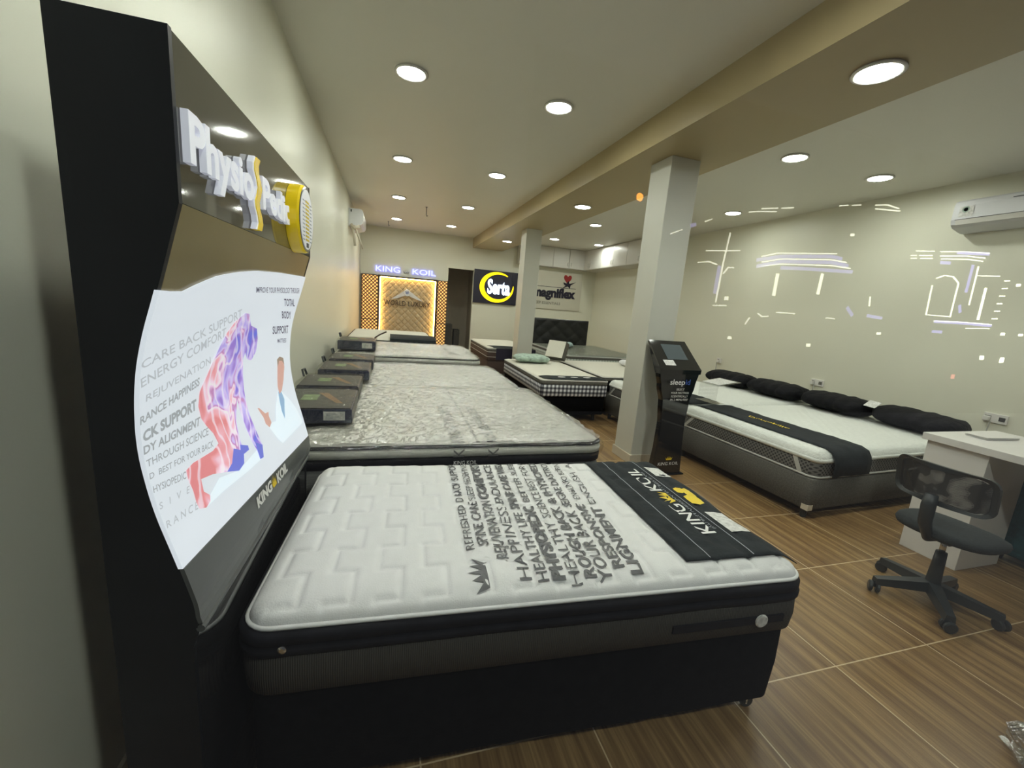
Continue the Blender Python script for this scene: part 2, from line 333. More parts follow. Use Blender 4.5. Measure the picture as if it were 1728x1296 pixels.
def rr_outline(a, b, r, nc=6, ne=10):
    """rounded rectangle, half sizes a,b, counter-clockwise"""
    P = []
    for cx, cy, t0, (ex, ey) in ((a - r, b - r, 0, (-1, 0)), (-a + r, b - r, PI / 2, (0, -1)), (-a + r, -b + r, PI, (1, 0)), (a - r, -b + r, 3 * PI / 2, (0, 1))):
        for k in range(nc + 1):
            t = t0 + PI / 2 * k / nc; P.append((cx + r * math.cos(t), cy + r * math.sin(t)))
        ln = 2 * (a - r) if ex else 2 * (b - r); lx, ly = P[-1]
        for k in range(1, ne): P.append((lx + ex * ln * k / ne, ly + ey * ln * k / ne))
    return P
def band(name, a, b, r, prof, m, parent=None, caps=True, wob=0, smooth=True, ne=10):
    """stack of rounded-rectangle rings; prof = [(z, outset)]"""
    vs = []; fs = []; n = 0
    for i, (z, o) in enumerate(prof):
        ring = rr_outline(a + o, b + o, max(r + o, .004), ne=ne); n = len(ring)
        for (x, y) in ring:
            q = wob * noise.noise(Vector((x * 5, y * 5, z * 9))) if wob else 0
            vs.append((x * (1 + q / max(a, .1)), y * (1 + q / max(b, .1)), z + q * .3))
    for i in range(len(prof) - 1):
        for k in range(n): fs.append((i * n + k, i * n + (k + 1) % n, (i + 1) * n + (k + 1) % n, (i + 1) * n + k))
    if caps:
        fs.append(tuple(reversed(range(n)))); fs.append(tuple((len(prof) - 1) * n + k for k in range(n)))
    o = mk(name, vs, fs, m, parent, smooth)
    if caps:
        for p in o.data.polygons:
            if len(p.vertices) > 4: p.use_smooth = False
    return o
def rr_map(u, v, a, b, r):
    s = max(abs(u), abs(v))
    if s < 1e-6: return 0., 0., 0.
    x, y = u / s * a, v / s * b
    dx, dy = abs(x) - (a - r), abs(y) - (b - r)
    if dx > 0 and dy > 0:
        l = math.hypot(dx, dy); dx, dy = dx / l * r, dy / l * r
        x = math.copysign(a - r + dx, x); y = math.copysign(b - r + dy, y)
    return x * s, y * s, s
def edge_dist(x, y, a, b, r):
    dx, dy = abs(x) - (a - r), abs(y) - (b - r)
    if dx > 0 and dy > 0: return r - math.hypot(dx, dy)
    return min(a - abs(x), b - abs(y))
def top_sheet(name, a, b, r, hfun, nx, ny, m, parent=None, zb=None):
    """closed top surface: height hfun(x,y); skirt down to zb"""
    vs = []; fs = []
    for j in range(ny + 1):
        for i in range(nx + 1):
            x, y, s = rr_map(2 * i / nx - 1, 2 * j / ny - 1, a, b, r); vs.append((x, y, hfun(x, y)))
    for j in range(ny):
        for i in range(nx):
            k = j * (nx + 1) + i; fs.append((k, k + 1, k + nx + 2, k + nx + 1))
    if zb is not None:
        bd = [i for i in range(nx + 1)] + [j * (nx + 1) + nx for j in range(1, ny + 1)] + [ny * (nx + 1) + i for i in range(nx - 1, -1, -1)] + [j * (nx + 1) for j in range(ny - 1, 0, -1)]
        n0 = len(vs)
        for k in bd: vs.append((vs[k][0], vs[k][1], zb))
        n = len(bd)
        for q in range(n): fs.append((bd[q], n0 + q, n0 + (q + 1) % n, bd[(q + 1) % n]))
        fs.append(tuple(range(n0 + n - 1, n0 - 1, -1)))
    return mk(name, vs, fs, m, parent, True)

_tc = {}
def text_geo(body, bold=0.0, shear=0.0, extrude=0.0, spacing=1.0):
    """letters as mesh data scaled so that x runs 0..1 and cap height 0..1 (baseline 0)"""
    key = (body, bold, shear, extrude, spacing)
    if key in _tc: return _tc[key]
    c = bpy.data.curves.new('t', 'FONT'); c.body = body; c.size = 1; c.offset = bold; c.shear = shear; c.extrude = extrude; c.space_character = spacing; c.resolution_u = 3
    o = bpy.data.objects.new('t', c); me = o.to_mesh()
    vs = [v.co.copy() for v in me.vertices]; fs = [tuple(p.vertices) for p in me.polygons]
    o.to_mesh_clear(); bpy.data.objects.remove(o); bpy.data.curves.remove(c)
    x0 = min(v.x for v in vs); x1 = max(v.x for v in vs); cap = .695
    vs = [Vector(((v.x - x0) / (x1 - x0), v.y / cap, v.z)) for v in vs]
    _tc[key] = (vs, fs); return _tc[key]
def letters(name, body, fn, m, parent=None, **kw):
    """fn(u, v, w) -> point; u 0..1 along the line, v 0..1 cap height"""
    vs, fs = text_geo(body, **kw)
    o = mk(name, [fn(v.x, v.y, v.z) for v in vs], fs, m, parent, recalc=False); return o
def plane_fn(o, ux, uy, wv=None):
    o, ux, uy = Vector(o), Vector(ux), Vector(uy); wv = Vector(wv) if wv else Vector((0, 0, 0))
    return lambda u, v, w: o + ux * u + uy * v + wv * w
CROWN = [(0, 0), (1, 0), (1.02, .12), (-.02, .12), (-.02, .2), (1.02, .2), (1.16, .78), (.84, .42), (.78, .95), (.60, .48), (.5, 1.1), (.40, .48), (.22, .95), (.16, .42), (-.16, .78), (-.02, .2)]
CROWN = [(0, 0), (1, 0), (1.16, .78), (.86, .30), (.80, .95), (.60, .34), (.5, 1.15), (.40, .34), (.20, .95), (.14, .30), (-.16, .78)]
def flat_poly(name, pts, fn, m, parent=None):
    """thin printed shape; triangulated so that it follows a curved ground"""
    bm = bmesh.new(); vs = [bm.verts.new((p[0], p[1], 0)) for p in pts]; bm.faces.new(vs); bm.normal_update()
    bmesh.ops.triangulate(bm, faces=bm.faces[:], ngon_method='EAR_CLIP')
    for _ in range(5):
        es = [e for e in bm.edges if e.calc_length() > .05]
        if not es: break
        bmesh.ops.subdivide_edges(bm, edges=es, cuts=1); bmesh.ops.triangulate(bm, faces=bm.faces[:])
    bm.verts.index_update()
    V = [fn(v.co.x, v.co.y, 0) for v in bm.verts]; F = [[v.index for v in f.verts] for f in bm.faces]; bm.free()
    return mk(name, V, F, m, parent, recalc=False)

# ------------------------------------------------------------------ room shell
XL, XR, YF, YB, ZC = -.70, 5.70, .12, 11.2, 3.08
struct(box('floor', XL - .15, XR + .15, YF - .04, YB + 1.8, -.12, 0, mat_floor))
struct(box('ceiling', XL - .15, XR + .15, YF - .1, YB + .1, ZC, ZC + .12, mat_ceil))
struct(box('wall_left', XL - .15, XL, YF - .1, YB + .15, 0, ZC, mat_wall))
struct(box('wall_right', XR, XR + .15, YF - .1, YB + .15, 0, ZC, mat_wall))
DX0, DX1, DZ = 1.47, 2.14, 2.27
struct(MB().box(XL, DX0, YB, YB + .12, 0, ZC).box(DX1, XR, YB, YB + .12, 0, ZC).box(DX0, DX1, YB, YB + .12, DZ, ZC).build('wall_back', mat_wall))
struct(MB().box(DX0 - .25, DX0, YB + .12, YB + 1.8, 0, 2.5).box(DX1 + .2, DX1 + .3, YB + .12, YB + 1.8, 0, 2.5).box(DX0 - .25, DX1 + .3, YB + 1.8, YB + 1.9, 0, 2.5).box(DX0 - .25, DX1 + .3, YB + .12, YB + 1.9, 2.5, 2.6).build('wall_corridor', mat_corr))
struct(box('trim_beam', 2.07, 2.88, YF - .1, YB, 2.84, ZC, mat_beam))
win = struct(box('window_1', XL, XR, YF, YF + .012, 0, ZC, mat_glass))
def column(x0, x1, y0, y1, label):
    c = thing('column', label, 'column', ((x0 + x1) / 2, (y0 + y1) / 2, 0)); c['kind'] = 'structure'
    a, b = (x1 - x0) / 2, (y1 - y0) / 2
    box('shaft', -a, a, -b, b, 0, 2.84, mat_colm, c, bev=.006)
    MB().box(-a - .014, a + .014, -b - .014, b + .014, 0, .09).build('skirting', mat_skirt, c)
column(2.33, 2.63, 3.39, 3.70, 'square grey-white column standing behind the black kiosk')
column(2.37, 2.67, 7.55, 7.86, 'square grey-white column further back beside the yellow ring sign')
struct(MB().box(XL, XL + .012, YF, YB, 0, .09).build('baseboard_left', mat_skirt))
struct(MB().box(XR - .012, XR, YF, YB, 0, .09).build('baseboard_right', mat_skirt))
struct(MB().box(DX1, XR, YB - .012, YB, 0, .09).build('baseboard_back', mat_skirt))

# ceiling lamps
proto = None
def lamp(x, y, z, where, grp):
    global proto
    if proto is None:
        t = thing('ceiling_light', '', 'ceiling light')
        MB().lathe([(.100, 0), (.118, -.002), (.122, -.012), (.104, -.016), (.098, -.006)], 40).build('rim', mat_white, t, True)
        MB().lathe([(.101, -.004), (.101, -.009), (.06, -.0105), (.001, -.011)], 40).build('diffuser', mat_lamp, t, True)
        proto = t
    else:
        t = proto.copy(); link(t)
        for ch in list(proto.children):
            c = ch.copy(); link(c); c.parent = t
    t.location = (x, y, z); t['label'] = where; t['group'] = grp; return t
rows = [(1.6, 'nearest row, over the first bed'), (3.55, 'first row in view'), (5.62, 'second row in view'), (7.7, 'third row in view'), (9.8, 'last row before the back wall')]
for (y, t) in rows:
    lamp(.12, y, ZC, 'round recessed LED light on the left ceiling, wall side, ' + t, 'round ceiling lights')
    if y > 1: lamp(1.30, y, ZC, 'round recessed LED light on the left ceiling, beam side, ' + t, 'round ceiling lights')
for (y, t) in ((1.6, 'nearest row'), (3.46, 'first row in view'), (5.45, 'second row in view'), (7.6, 'third row in view'), (9.7, 'last row by the wall cupboards')):
    if y != 5.45: lamp(3.75, y, ZC, 'round recessed LED light on the right ceiling, beam side, ' + t, 'round ceiling lights')
    if y != 7.6: lamp(4.93, y, ZC, 'round recessed LED light on the right ceiling, wall side, ' + t, 'round ceiling lights')
for (y, t) in ((1.88, 'nearest the camera'), (5.5, 'between the two columns'), (9.34, 'behind the far column')):
    lamp(2.49, y, 2.84, 'round LED light set in the underside of the tan beam, ' + t, 'round lights in the beam')
for (x, y, l, t) in ((.62, 8.2, .14, 'thin black hook hanging from the ceiling between the far lights'), (-.05, 10.3, .08, 'short black hook on the ceiling near the back left corner')):
    h = MB().tube([(0, 0, 0), (0, 0, -l), (.012, 0, -l - .02), (.025, 0, -l)], .006, 8).lathe([(.02, 0), (.02, -.006)], 12).build('ceiling_hook', mat_dgrey)
    h.location = (x, y, ZC); tag(h, t, 'hook')

# unseen fill lamp added outside the window to brighten the wall behind the totem
SL = thing('fill_lamp', 'added fill lamp, unseen outside the shop window, brightening the left wall', 'lamp', (1.2, -1.2, 3.4))
MB().tube([(0, 1.32, .25), (0, .3, .30), (0, 0, .26), (0, 0, .12)], .015, 10).build('arm', mat_dgrey, SL)
MB().lathe([(.001, -.11), (.05, -.10), (.09, -.06), (.11, 0), (.09, .06), (.05, .10), (.02, .12)], 24).build('globe', emis('fill_lamp_globe', (.93, 1.0, .92), 370.0), SL, True)

# ------------------------------------------------------------------ light-up advertising totem at the left wall
T = thing('display_totem', 'tall black advertising totem with curved lightbox against the left wall', 'display stand', (-.345, .88, 0), -math.atan2(.03, 1.02))
PROF = [(0, -.026), (.70, -.026), (.767, -.010), (.89, -.039), (1.016, -.072), (1.134, -.089), (1.246, -.085), (1.331, -.07), (1.426, -.041), (1.575, 0), (1.842, 0)]
def prof(z):
    # smooth interpolation of the concave front
    for (z0, x0), (z1, x1) in zip(PROF, PROF[1:]):
        if z <= z1: break
    return x0 + (x1 - x0) * max(0, min(1, (z - z0) / (z1 - z0)))
def prof_s(z):
    if z < .76 or z > 1.5: return prof(z)
    return sum(prof(z + d) for d in (-.04, -.02, 0, .02, .04)) / 5
TL = 1.045
side = [(-.16, 0), (-.026, 0)] + [(prof_s(z), z) for z in [.70 + .02 * k for k in range(44)]] + [(0, 1.575), (0, 1.842), (-.16, 1.842)]
MB().prism(side, 'y', 0, .012).build('side_panel', mat_black_matt, T)
MB().prism(side, 'y', TL, TL + .012).build('side_panel', mat_black_matt, T)
MB().box(-.16, -.001, .012, TL, 1.577, 1.84).build('header_box', mat_box, T)
MB().box(-.16, -.028, .012, TL, 0, .72).build('base_box', mat_black_gloss, T)
MB().box(-.16, -.13, .012, TL, .72, 1.577).build('back_panel', mat_black_matt, T)
def surf(y, z, off=0.0): return Vector((prof_s(z) + off, y, z))
def curved_panel(name, y0, y1, zlo, zhi, off, m, parent, ny=24, nz=28, th=.008):
    vs = []; fs = []
    for q in (0, 1):
        for j in range(nz + 1):
            for i in range(ny + 1):
                y = y0 + (y1 - y0) * i / ny; a = zlo(y); b = zhi(y); z = a + (b - a) * j / nz
                vs.append(surf(y, z, off - q * th))
    n1 = (nz + 1) * (ny + 1)
    for j in range(nz):
        for i in range(ny):
            k = j * (ny + 1) + i
            fs.append((k, k + 1, k + ny + 2, k + ny + 1)); fs.append((n1 + k, n1 + k + ny + 1, n1 + k + ny + 2, n1 + k + 1))
    for i in range(ny):
        fs.append((i, n1 + i, n1 + i + 1, i + 1)); k = nz * (ny + 1) + i; fs.append((k, k + 1, n1 + k + 1, n1 + k))
    for j in range(nz):
        k = j * (ny + 1); fs.append((k, k + ny + 1, n1 + k + ny + 1, n1 + k)); k += ny; fs.append((k, n1 + k, n1 + k + ny + 1, k + ny + 1))
    return mk(name, vs, fs, m, parent, False)
ARCH = [(-.01, 1.427), (.08, 1.423), (.145, 1.4425), (.225, 1.462), (.331, 1.476), (.468, 1.487), (.678, 1.493), (1.05, 1.4955)]
def arch(y):
    for (a, p), (b, q) in zip(ARCH, ARCH[1:]):
        if y <= b: break
    return p + (q - p) * max(0, min(1, (y - a) / (b - a)))
lbb = lambda y: .885 - .075 * y / 1.045
stb = lambda y: .757 - .032 * y / 1.045
curved_panel('gold_soffit', 0.012, TL, lambda y: 1.40, lambda y: 1.576, -.001, mat_gold, T)
LB = curved_panel('lightbox', -.001, TL + .013, lbb, arch, .004, mat_lbox, T); LB['label'] = 'glowing white curved poster lightbox'
curved_panel('logo_strip', -.001, TL + .013, stb, lbb, .006, mat_strip, T, nz=8)
MB().tube([surf(.0, stb(0) - .012, .004), surf(TL + .012, stb(TL) - .012, .004)], .008).build('lower_moulding', mat_strip, T)
sfn = lambda off: (lambda y, z, w: surf(y, z, off))
def surf_text(body, q, m, parent, bold=.0, shear=0.0, off=.0048, name='lettering'):
    (b0, b1, t0, t1) = q
    def fn(u, v, w):
        y = (b0[0] + (b1[0] - b0[0]) * u) * (1 - v) + (t0[0] + (t1[0] - t0[0]) * u) * v
        z = (b0[1] + (b1[1] - b0[1]) * u) * (1 - v) + (t0[1] + (t1[1] - t0[1]) * u) * v
        return surf(y, z, off)
    return letters(name, body, fn, m, parent, bold=bold, shear=shear)
TXT = {"CARE BACK SUPPORT": [[-0.0015, 1.2853], [0.4435, 1.3575], [-0.0048, 1.3009], [0.4238, 1.3816]], "ENERGY COMFORT": [[0.0019, 1.2507], [0.3581, 1.312], [-0.0016, 1.2678], [0.3474, 1.3359]], "REJUVENATION": [[0.0174, 1.2208], [0.2876, 1.2513], [0.0184, 1.2337], [0.2816, 1.2693]], "RANCE HAPPINESS": [[-0.002, 1.182], [0.231, 1.2086], [-0.001, 1.1965], [0.2318, 1.2273]], "CK SUPPORT": [[0.0029, 1.1481], [0.2129, 1.1556], [0.0043, 1.1666], [0.2139, 1.1789]], "DY ALIGNMENT": [[-0.001, 1.125], [0.2186, 1.1151], [0.001, 1.1397], [0.2273, 1.1331]], "THROUGH SCIENCE": [[0.0, 1.0994], [0.2492, 1.0807], [0.002, 1.1125], [0.2579, 1.0981]], "D  BEST FOR YOUR BACK": [[0.0, 1.0757], [0.2597, 1.0471], [0.002, 1.0864], [0.2669, 1.0613]], "HYSIOPEDIC": [[0.0, 1.0485], [0.1124, 1.0276], [0.002, 1.0608], [0.1191, 1.0417]], "S   I   V   E": [[0.002, 1.0126], [0.1065, 0.997], [0.0055, 1.0247], [0.1161, 1.0097]], "R A N C E": [[0.002, 0.973], [0.115, 0.9543], [0.006, 0.9857], [0.1263, 0.9688]], "IMPROVE YOUR PHYSIOLOGY THROUGH": [[0.4977, 1.4268], [1.0236, 1.4274], [0.4853, 1.4422], [0.9975, 1.4491]], "TOTAL": [[0.8495, 1.3804], [1.0138, 1.3748], [0.8196, 1.4063], [0.9773, 1.4034]], "BODY": [[0.87, 1.3332], [1.01, 1.3241], [0.8393, 1.3605], [0.9775, 1.3537]], "SUPPORT": [[0.7865, 1.2806], [1.0107, 1.2652], [0.7709, 1.3083], [0.9896, 1.2972]], "MATTRESS": [[0.8651, 1.24], [0.9866, 1.229], [0.8592, 1.2556], [0.9856, 1.2452]], "KING": [[0.379, 0.815], [0.515, 0.811], [0.386, 0.842], [0.523, 0.839]], "KOIL": [[0.570, 0.806], [0.690, 0.801], [0.577, 0.834], [0.698, 0.829]]}
for k, q in TXT.items():
    if k in ('KING', 'KOIL'): surf_text(k, q, mat_wtext, T, .05, .0, .0072, 'brand_lettering')
    else:
        dark = k in ('TOTAL', 'BODY', 'SUPPORT', 'MATTRESS', 'IMPROVE YOUR PHYSIOLOGY THROUGH')
        bold = {'CK SUPPORT': .035, 'DY ALIGNMENT': .02, 'RANCE HAPPINESS': .015, 'TOTAL': .012, 'BODY': .012, 'SUPPORT': .012}.get(k, .0)
        light = k in ('CARE BACK SUPPORT', 'ENERGY COMFORT', 'REJUVENATION', 'R A N C E', 'S   I   V   E')
        surf_text(k, q, mat_lb_dark if dark else mat_lb_lgrey if light else mat_lb_grey, T, bold + .008)
flat_poly('crown', [(.524 + p[0] * .036, .809 + p[1] * .034) for p in CROWN], sfn(.0072), mat_yel, T)
FIG = {"body": [[0.4592, 1.368], [0.4955, 1.3644], [0.5363, 1.3276], [0.5979, 1.3134], [0.6236, 1.2795], [0.6211, 1.2397], [0.5804, 1.216], [0.5417, 1.2232], [0.5222, 1.2485], [0.5072, 1.2283], [0.5109, 1.1376], [0.5149, 1.0753], [0.5365, 1.0057], [0.5498, 0.9479], [0.528, 0.9144], [0.5011, 0.9184], [0.5003, 0.9455], [0.4876, 0.9781], [0.471, 1.034], [0.4574, 1.0906], [0.4518, 1.1214], [0.4175, 1.0652], [0.4123, 1.0156], [0.4124, 0.9784], [0.3898, 0.9498], [0.3484, 0.945], [0.2853, 0.9685], [0.2171, 0.9915], [0.1644, 1.0024], [0.1584, 0.9747], [0.1775, 0.9559], [0.1685, 0.9447], [0.1445, 0.9416], [0.1199, 0.9517], [0.1175, 0.9679], [0.1217, 0.9954], [0.117, 1.0238], [0.1195, 1.0427], [0.1521, 1.0465], [0.2512, 1.0386], [0.2874, 1.045], [0.2742, 1.0757], [0.2477, 1.1044], [0.2294, 1.1271], [0.2215, 1.1593], [0.2303, 1.1928], [0.2658, 1.2215], [0.2981, 1.2528], [0.3295, 1.2862], [0.3624, 1.3213], [0.397, 1.3451]], "head": [[0.5363, 1.3276], [0.5979, 1.3134], [0.6236, 1.2795], [0.6211, 1.2397], [0.5804, 1.216], [0.5417, 1.2232], [0.5222, 1.2485], [0.5061, 1.2947]], "thigh": [[0.349, 1.1596], [0.406, 1.1744], [0.4442, 1.1522], [0.4243, 1.1209], [0.3768, 1.112], [0.3576, 1.1307]], "hand": [[0.504, 0.9723], [0.5498, 0.9479], [0.528, 0.9144], [0.5011, 0.9184], [0.5003, 0.9455]], "foot": [[0.117, 1.0238], [0.1644, 1.0024], [0.1584, 0.9747], [0.1585, 0.9592], [0.1199, 0.9517], [0.1175, 0.9679], [0.1217, 0.9954]], "knee": [[0.3587, 1.0056], [0.4124, 0.9784], [0.3898, 0.9498], [0.3484, 0.945], [0.2853, 0.9685], [0.3245, 0.9764]], "toe": [[0.4024, 1.0006], [0.449, 0.9816], [0.4475, 0.9691], [0.4091, 0.9706], [0.3916, 0.9825]], "muscle1": [[0.3624, 1.3213], [0.4337, 1.3016], [0.4523, 1.2646], [0.4067, 1.2157], [0.3434, 1.2329], [0.3182, 1.256], [0.3295, 1.2862]], "muscle2": [[0.2655, 1.2155], [0.2914, 1.1854], [0.3026, 1.1317], [0.3347, 1.0626], [0.3587, 1.0056], [0.335, 1.0073], [0.2989, 1.0675], [0.2665, 1.1288], [0.2512, 1.182]], "calf": [[0.2652, 1.0301], [0.3227, 1.0119], [0.3489, 0.9808], [0.3057, 0.9737], [0.2569, 0.9973], [0.2465, 1.0211]], "shadow": [[0.1445, 0.9416], [0.1775, 0.9559], [0.242, 0.9708], [0.3484, 0.945], [0.5146, 0.9483], [0.5164, 0.9149], [0.4028, 0.9218], [0.243, 0.937]], "dhead": [[0.8941, 1.1813], [0.9466, 1.1689], [0.9581, 1.1321], [0.9251, 1.0879], [0.8776, 1.0533], [0.8399, 1.0471], [0.8362, 1.0767], [0.8603, 1.1291], [0.8683, 1.1707]], "dhair": [[0.8661, 1.1472], [0.8615, 1.1764], [0.894, 1.1832], [0.9465, 1.171], [0.9589, 1.142], [0.9294, 1.1615], [0.8881, 1.1677]], "dcoat": [[0.8338, 1.0629], [0.8748, 1.049], [0.9559, 0.9948], [0.9992, 0.9468], [1.0297, 0.8835], [1.0247, 0.8795], [0.7279, 0.8909], [0.6961, 0.9187], [0.6534, 0.9732], [0.6823, 0.9821], [0.7305, 0.9723], [0.7722, 1.0163]], "dshirt": [[0.8311, 1.0587], [0.867, 1.0527], [0.8849, 1.017], [0.8266, 0.9536], [0.8182, 0.9851]], "dhand": [[0.5937, 1.0569], [0.6083, 1.053], [0.6491, 1.0242], [0.6817, 1.0205], [0.6746, 1.0066], [0.6823, 0.9821], [0.6534, 0.9732], [0.6292, 0.9937], [0.6261, 1.0161]]}
for (k, off, m, nm) in (('shadow', .0046, mat_lbox_blue, 'figure_shade_print'), ('body', .0052, mat_anat, 'muscle_figure_print'), 
                        ('hand', .0058, mat_lb_indigo, 'muscle_print'), ('knee', .0058, mat_lb_indigo, 'muscle_print'), ('toe', .0058, mat_lb_indigo, 'muscle_print'),
                        ('dcoat', .0050, mat_lbox_blue, 'doctor_coat_print'), ('dshirt', .0054, mat_lb_shirt, 'doctor_shirt_print'), ('dhead', .0056, mat_lb_skin, 'doctor_head_print'), ('dhair', .0059, mat_lb_hair, 'doctor_hair_print'), ('dhand', .0058, mat_lb_skin, 'doctor_hand_print')):
    flat_poly(nm, FIG[k], sfn(off), m, T)
# raised letters on the header
def head_text(body, y0, y1, zb, cap, name):
    o = letters(name, body, lambda u, v, w: Vector((.0065 + w, y0 + (y1 - y0) * u, zb + cap * v)), mat_letter, T, bold=.035, extrude=.006)
    return o
head_text('Physio', .022, .345, 1.650, .078, 'raised_lettering'); head_text('Pedic', .415, .69, 1.650, .074, 'raised_lettering')
MB().prism([(.355 + .012 * math.sin(k * 1.3), 1.585 + .017 * k) for k in range(11)] + [(.385 + .012 * math.sin(k * 1.3), 1.585 + .017 * k) for k in range(10, -1, -1)], 'x', .001, .016).build('spine_divider', mat_yelshell, T)
MB().prism([(.345 + .012 * math.sin(k * 1.3), 1.585 + .017 * k) for k in range(11)] + [(.356 + .012 * math.sin(k * 1.3), 1.585 + .017 * k) for k in range(10, -1, -1)], 'x', .001, .014).build('spine_divider_edge', mat_letter, T)
RX = Matrix.Translation((0, .79, 1.682)) @ Matrix.Rotation(PI / 2, 4, 'Y')
MB().lathe([(.112, 0), (.112, .034), (.108, .040), (.10, .040)], 48, RX).build('logo_disc', mat_yelshell, T)
MB().lathe([(.106, .0402), (.106, .0415), (.099, .0416)], 48, RX).build('logo_disc_ring', mat_black_gloss, T)
MB().lathe([(.098, .0417), (.098, .0430), (.001, .0431)], 48, RX).build('logo_disc_face', mat_letter_face, T)
b = MB()
for k in range(11):
    z = 1.612 + k * .0125; b.box(.0432, .0442, .765, .815, z, z + .0065)
b.build('spine_mark', mat_yel, T)
for s in (0, 1):
    b = MB()
    for k in range(11):
        z = 1.612 + k * .0125; b.box(.0432, .0438, .723 + s * .105, .752 + s * .105, z, z + .003)
    b.build('fine_print', mat_gtext, T)
MB().box(.0432, .0450, .775, .805, 1.590, 1.605).build('lumbar_mark', mat_dgrey, T)

# ------------------------------------------------------------------ generic mattress pieces
def quilt(x, y, px=.132, py=.118, dep=.0085):
    """stepped stitch lines running across the bed"""
    j = math.floor(y / py); fy = y / py - j
    off = .033 if j % 2 == 0 else -.033
    tx = (x - off) / px; gx = abs(tx - round(tx)) * px
    d = gx
    # horizontal jog between rows
    ey = min(fy, 1 - fy) * py
    t2 = x / px; hx = abs(t2 - round(t2)) * px
    if hx < .033: d = min(d, ey)
    else: d = min(d, math.hypot(hx - .033, ey))
    return -dep * math.exp(-(d / .008) ** 1.6)
def stuffed(zt, h, a, b, r, q=None, fall=.16):
    def f(x, y):
        e = max(0, edge_dist(x, y, a, b, r)); s = min(1, e / fall)
        z = zt + h * math.sqrt(max(0, 1 - (1 - s) ** 2))
        if q: z += q(x, y) * min(1, e / .03)
        return z
    return f
def frame_text_quad(fn, name, body, m, parent, **kw): return letters(name, body, fn, m, parent, **kw)

# ------------------------------------------------------------------ first bed (front)
A1, B1 = .885, .505
M1 = thing('mattress', 'white quilted mattress printed with grey words, charcoal sides, nearest bed', 'mattress', (.570, 1.490, 0), -math.radians(3.2))
h1 = stuffed(.600, .044, A1 - .004, B1 - .004, .07, quilt, fall=.10)
top_sheet('quilted_top', A1 - .004, B1 - .004, .07, h1, 260, 150, mat_knit, M1, .594)
band('white_piping', A1 - .002, B1 - .002, .072, [(.590, 0), (.593, .006), (.599, .007), (.602, .002), (.601, -.006)], mat_knit, M1)
band('black_border', A1, B1, .075, [(.522, .012), (.530, .018), (.545, .019), (.552, .008), (.560, .016), (.580, .016), (.592, .004)], mat_border, M1, wob=.006, ne=24)
band('ribbed_side', A1 + .004, B1 + .004, .08, [(.400, -.01), (.406, .004), (.46, .010), (.515, .006), (.522, -.005)], mat_rib, M1, ne=24)
# black tape with round badge on the front right and foot
MB().box(.36, A1 - .09, -B1 - .020, -B1 - .012, .452, .478).build('tape_band', mat_border, M1)
MB().lathe([(.024, 0), (.024, .004), (.020, .007), (.001, .007)], 24, Matrix.Translation((.70, -B1 - .020, .465)) @ Matrix.Rotation(PI / 2, 4, 'X')).build('badge', mat_label, M1)
MB().lathe([(.011, 0), (.011, .006), (.006, .008), (.001, .008)], 16, Matrix.Translation((-.78, -B1 - .018, .552)) @ Matrix.Rotation(PI / 2, 4, 'X')).build('air_vent', mat_metal, M1)
# printed words, lines run across the bed and read from the foot end
cols = [(-.345, .030, 0.2, .52, 'REFRESHED', 0), (-.345, .032, .55, 1.0, 'D BACK SUPPORT', .02), (-.293, .036, .22, .55, 'SPINE CARE', .015), (-.293, .030, .57, 1.0, 'SLEEP REDEFINED', 0), (-.237, .040, .14, .55, 'REJUVENATION', .012), (-.237, .040, .57, 1.0, 'COMFORT.', .05),
        (-.181, .040, .03, .50, 'HAPPINESS', .0), (-.181, .036, .53, 1.0, 'ENDURANCE S', .01), (-.125, .036, .02, .44, 'HEALTHY LIFE', .01), (-.125, .036, .47, 1.0, 'SPINE CARE WELL', .04), (-.069, .040, .02, .50, 'PHYSIOPEDIC', .05), (-.069, .030, .53, 1.0, 'BETTER SLEEP', .005),
        (-.013, .038, .0, .36, 'HEALTHY', .0), (-.013, .036, .39, .62, 'SCIENCE', .0), (-.013, .036, .64, 1.0, 'BEST FOR M', .0), (.043, .040, .02, .48, 'ROUGH BACK', .03), (.043, .036, .51, 1.0, '& PHYSICREDS', .03), (.099, .044, .0, .44, 'YOUR BACK', .01), (.099, .034, .47, 1.0, 'SEIGRE DIASTROM', .015),
        (.158, .038, .05, .50, 'RESPONSIVE', .025), (.158, .030, .54, 1.0, 'ENGLINEO BORN A', .0), (.218, .042, .02, .46, 'LIGNMENT', .03), (.218, .030, .50, .95, 'ENGLISH  A', .0)]
pb = MB()
for (x, cap, v0, v1, body, bold) in cols:
    ylo, yhi = -B1 + .022, B1 - .03; x = -.262 + (x + .345) * .93
    y0 = ylo + (yhi - ylo) * v0; y1 = ylo + (yhi - ylo) * v1
    vs, fs = text_geo(body, bold=bold)
    out = []
    for v in vs:
        X = x - cap * v.y * .98 + .085 * ((x + .262) / .52) * (v0 + (v1 - v0) * v.x); Yy = y0 + (y1 - y0) * v.x
        out.append((X, Yy, h1(X, Yy) + .0042))
    mk('printed_word', out, fs, mat_print, M1, recalc=False)
def drape(P): return [(x, y, h1(x, y) + .0025) for x, y in P]
bm_pts = [(-.240 - .055 * p[1], -B1 + .020 + .11 * p[0] + .02) for p in CROWN]
def m1fn(x, y, w): return Vector((x, y, h1(x, y) + .0025))
flat_poly('printed_crown', bm_pts, m1fn, mat_print, M1)
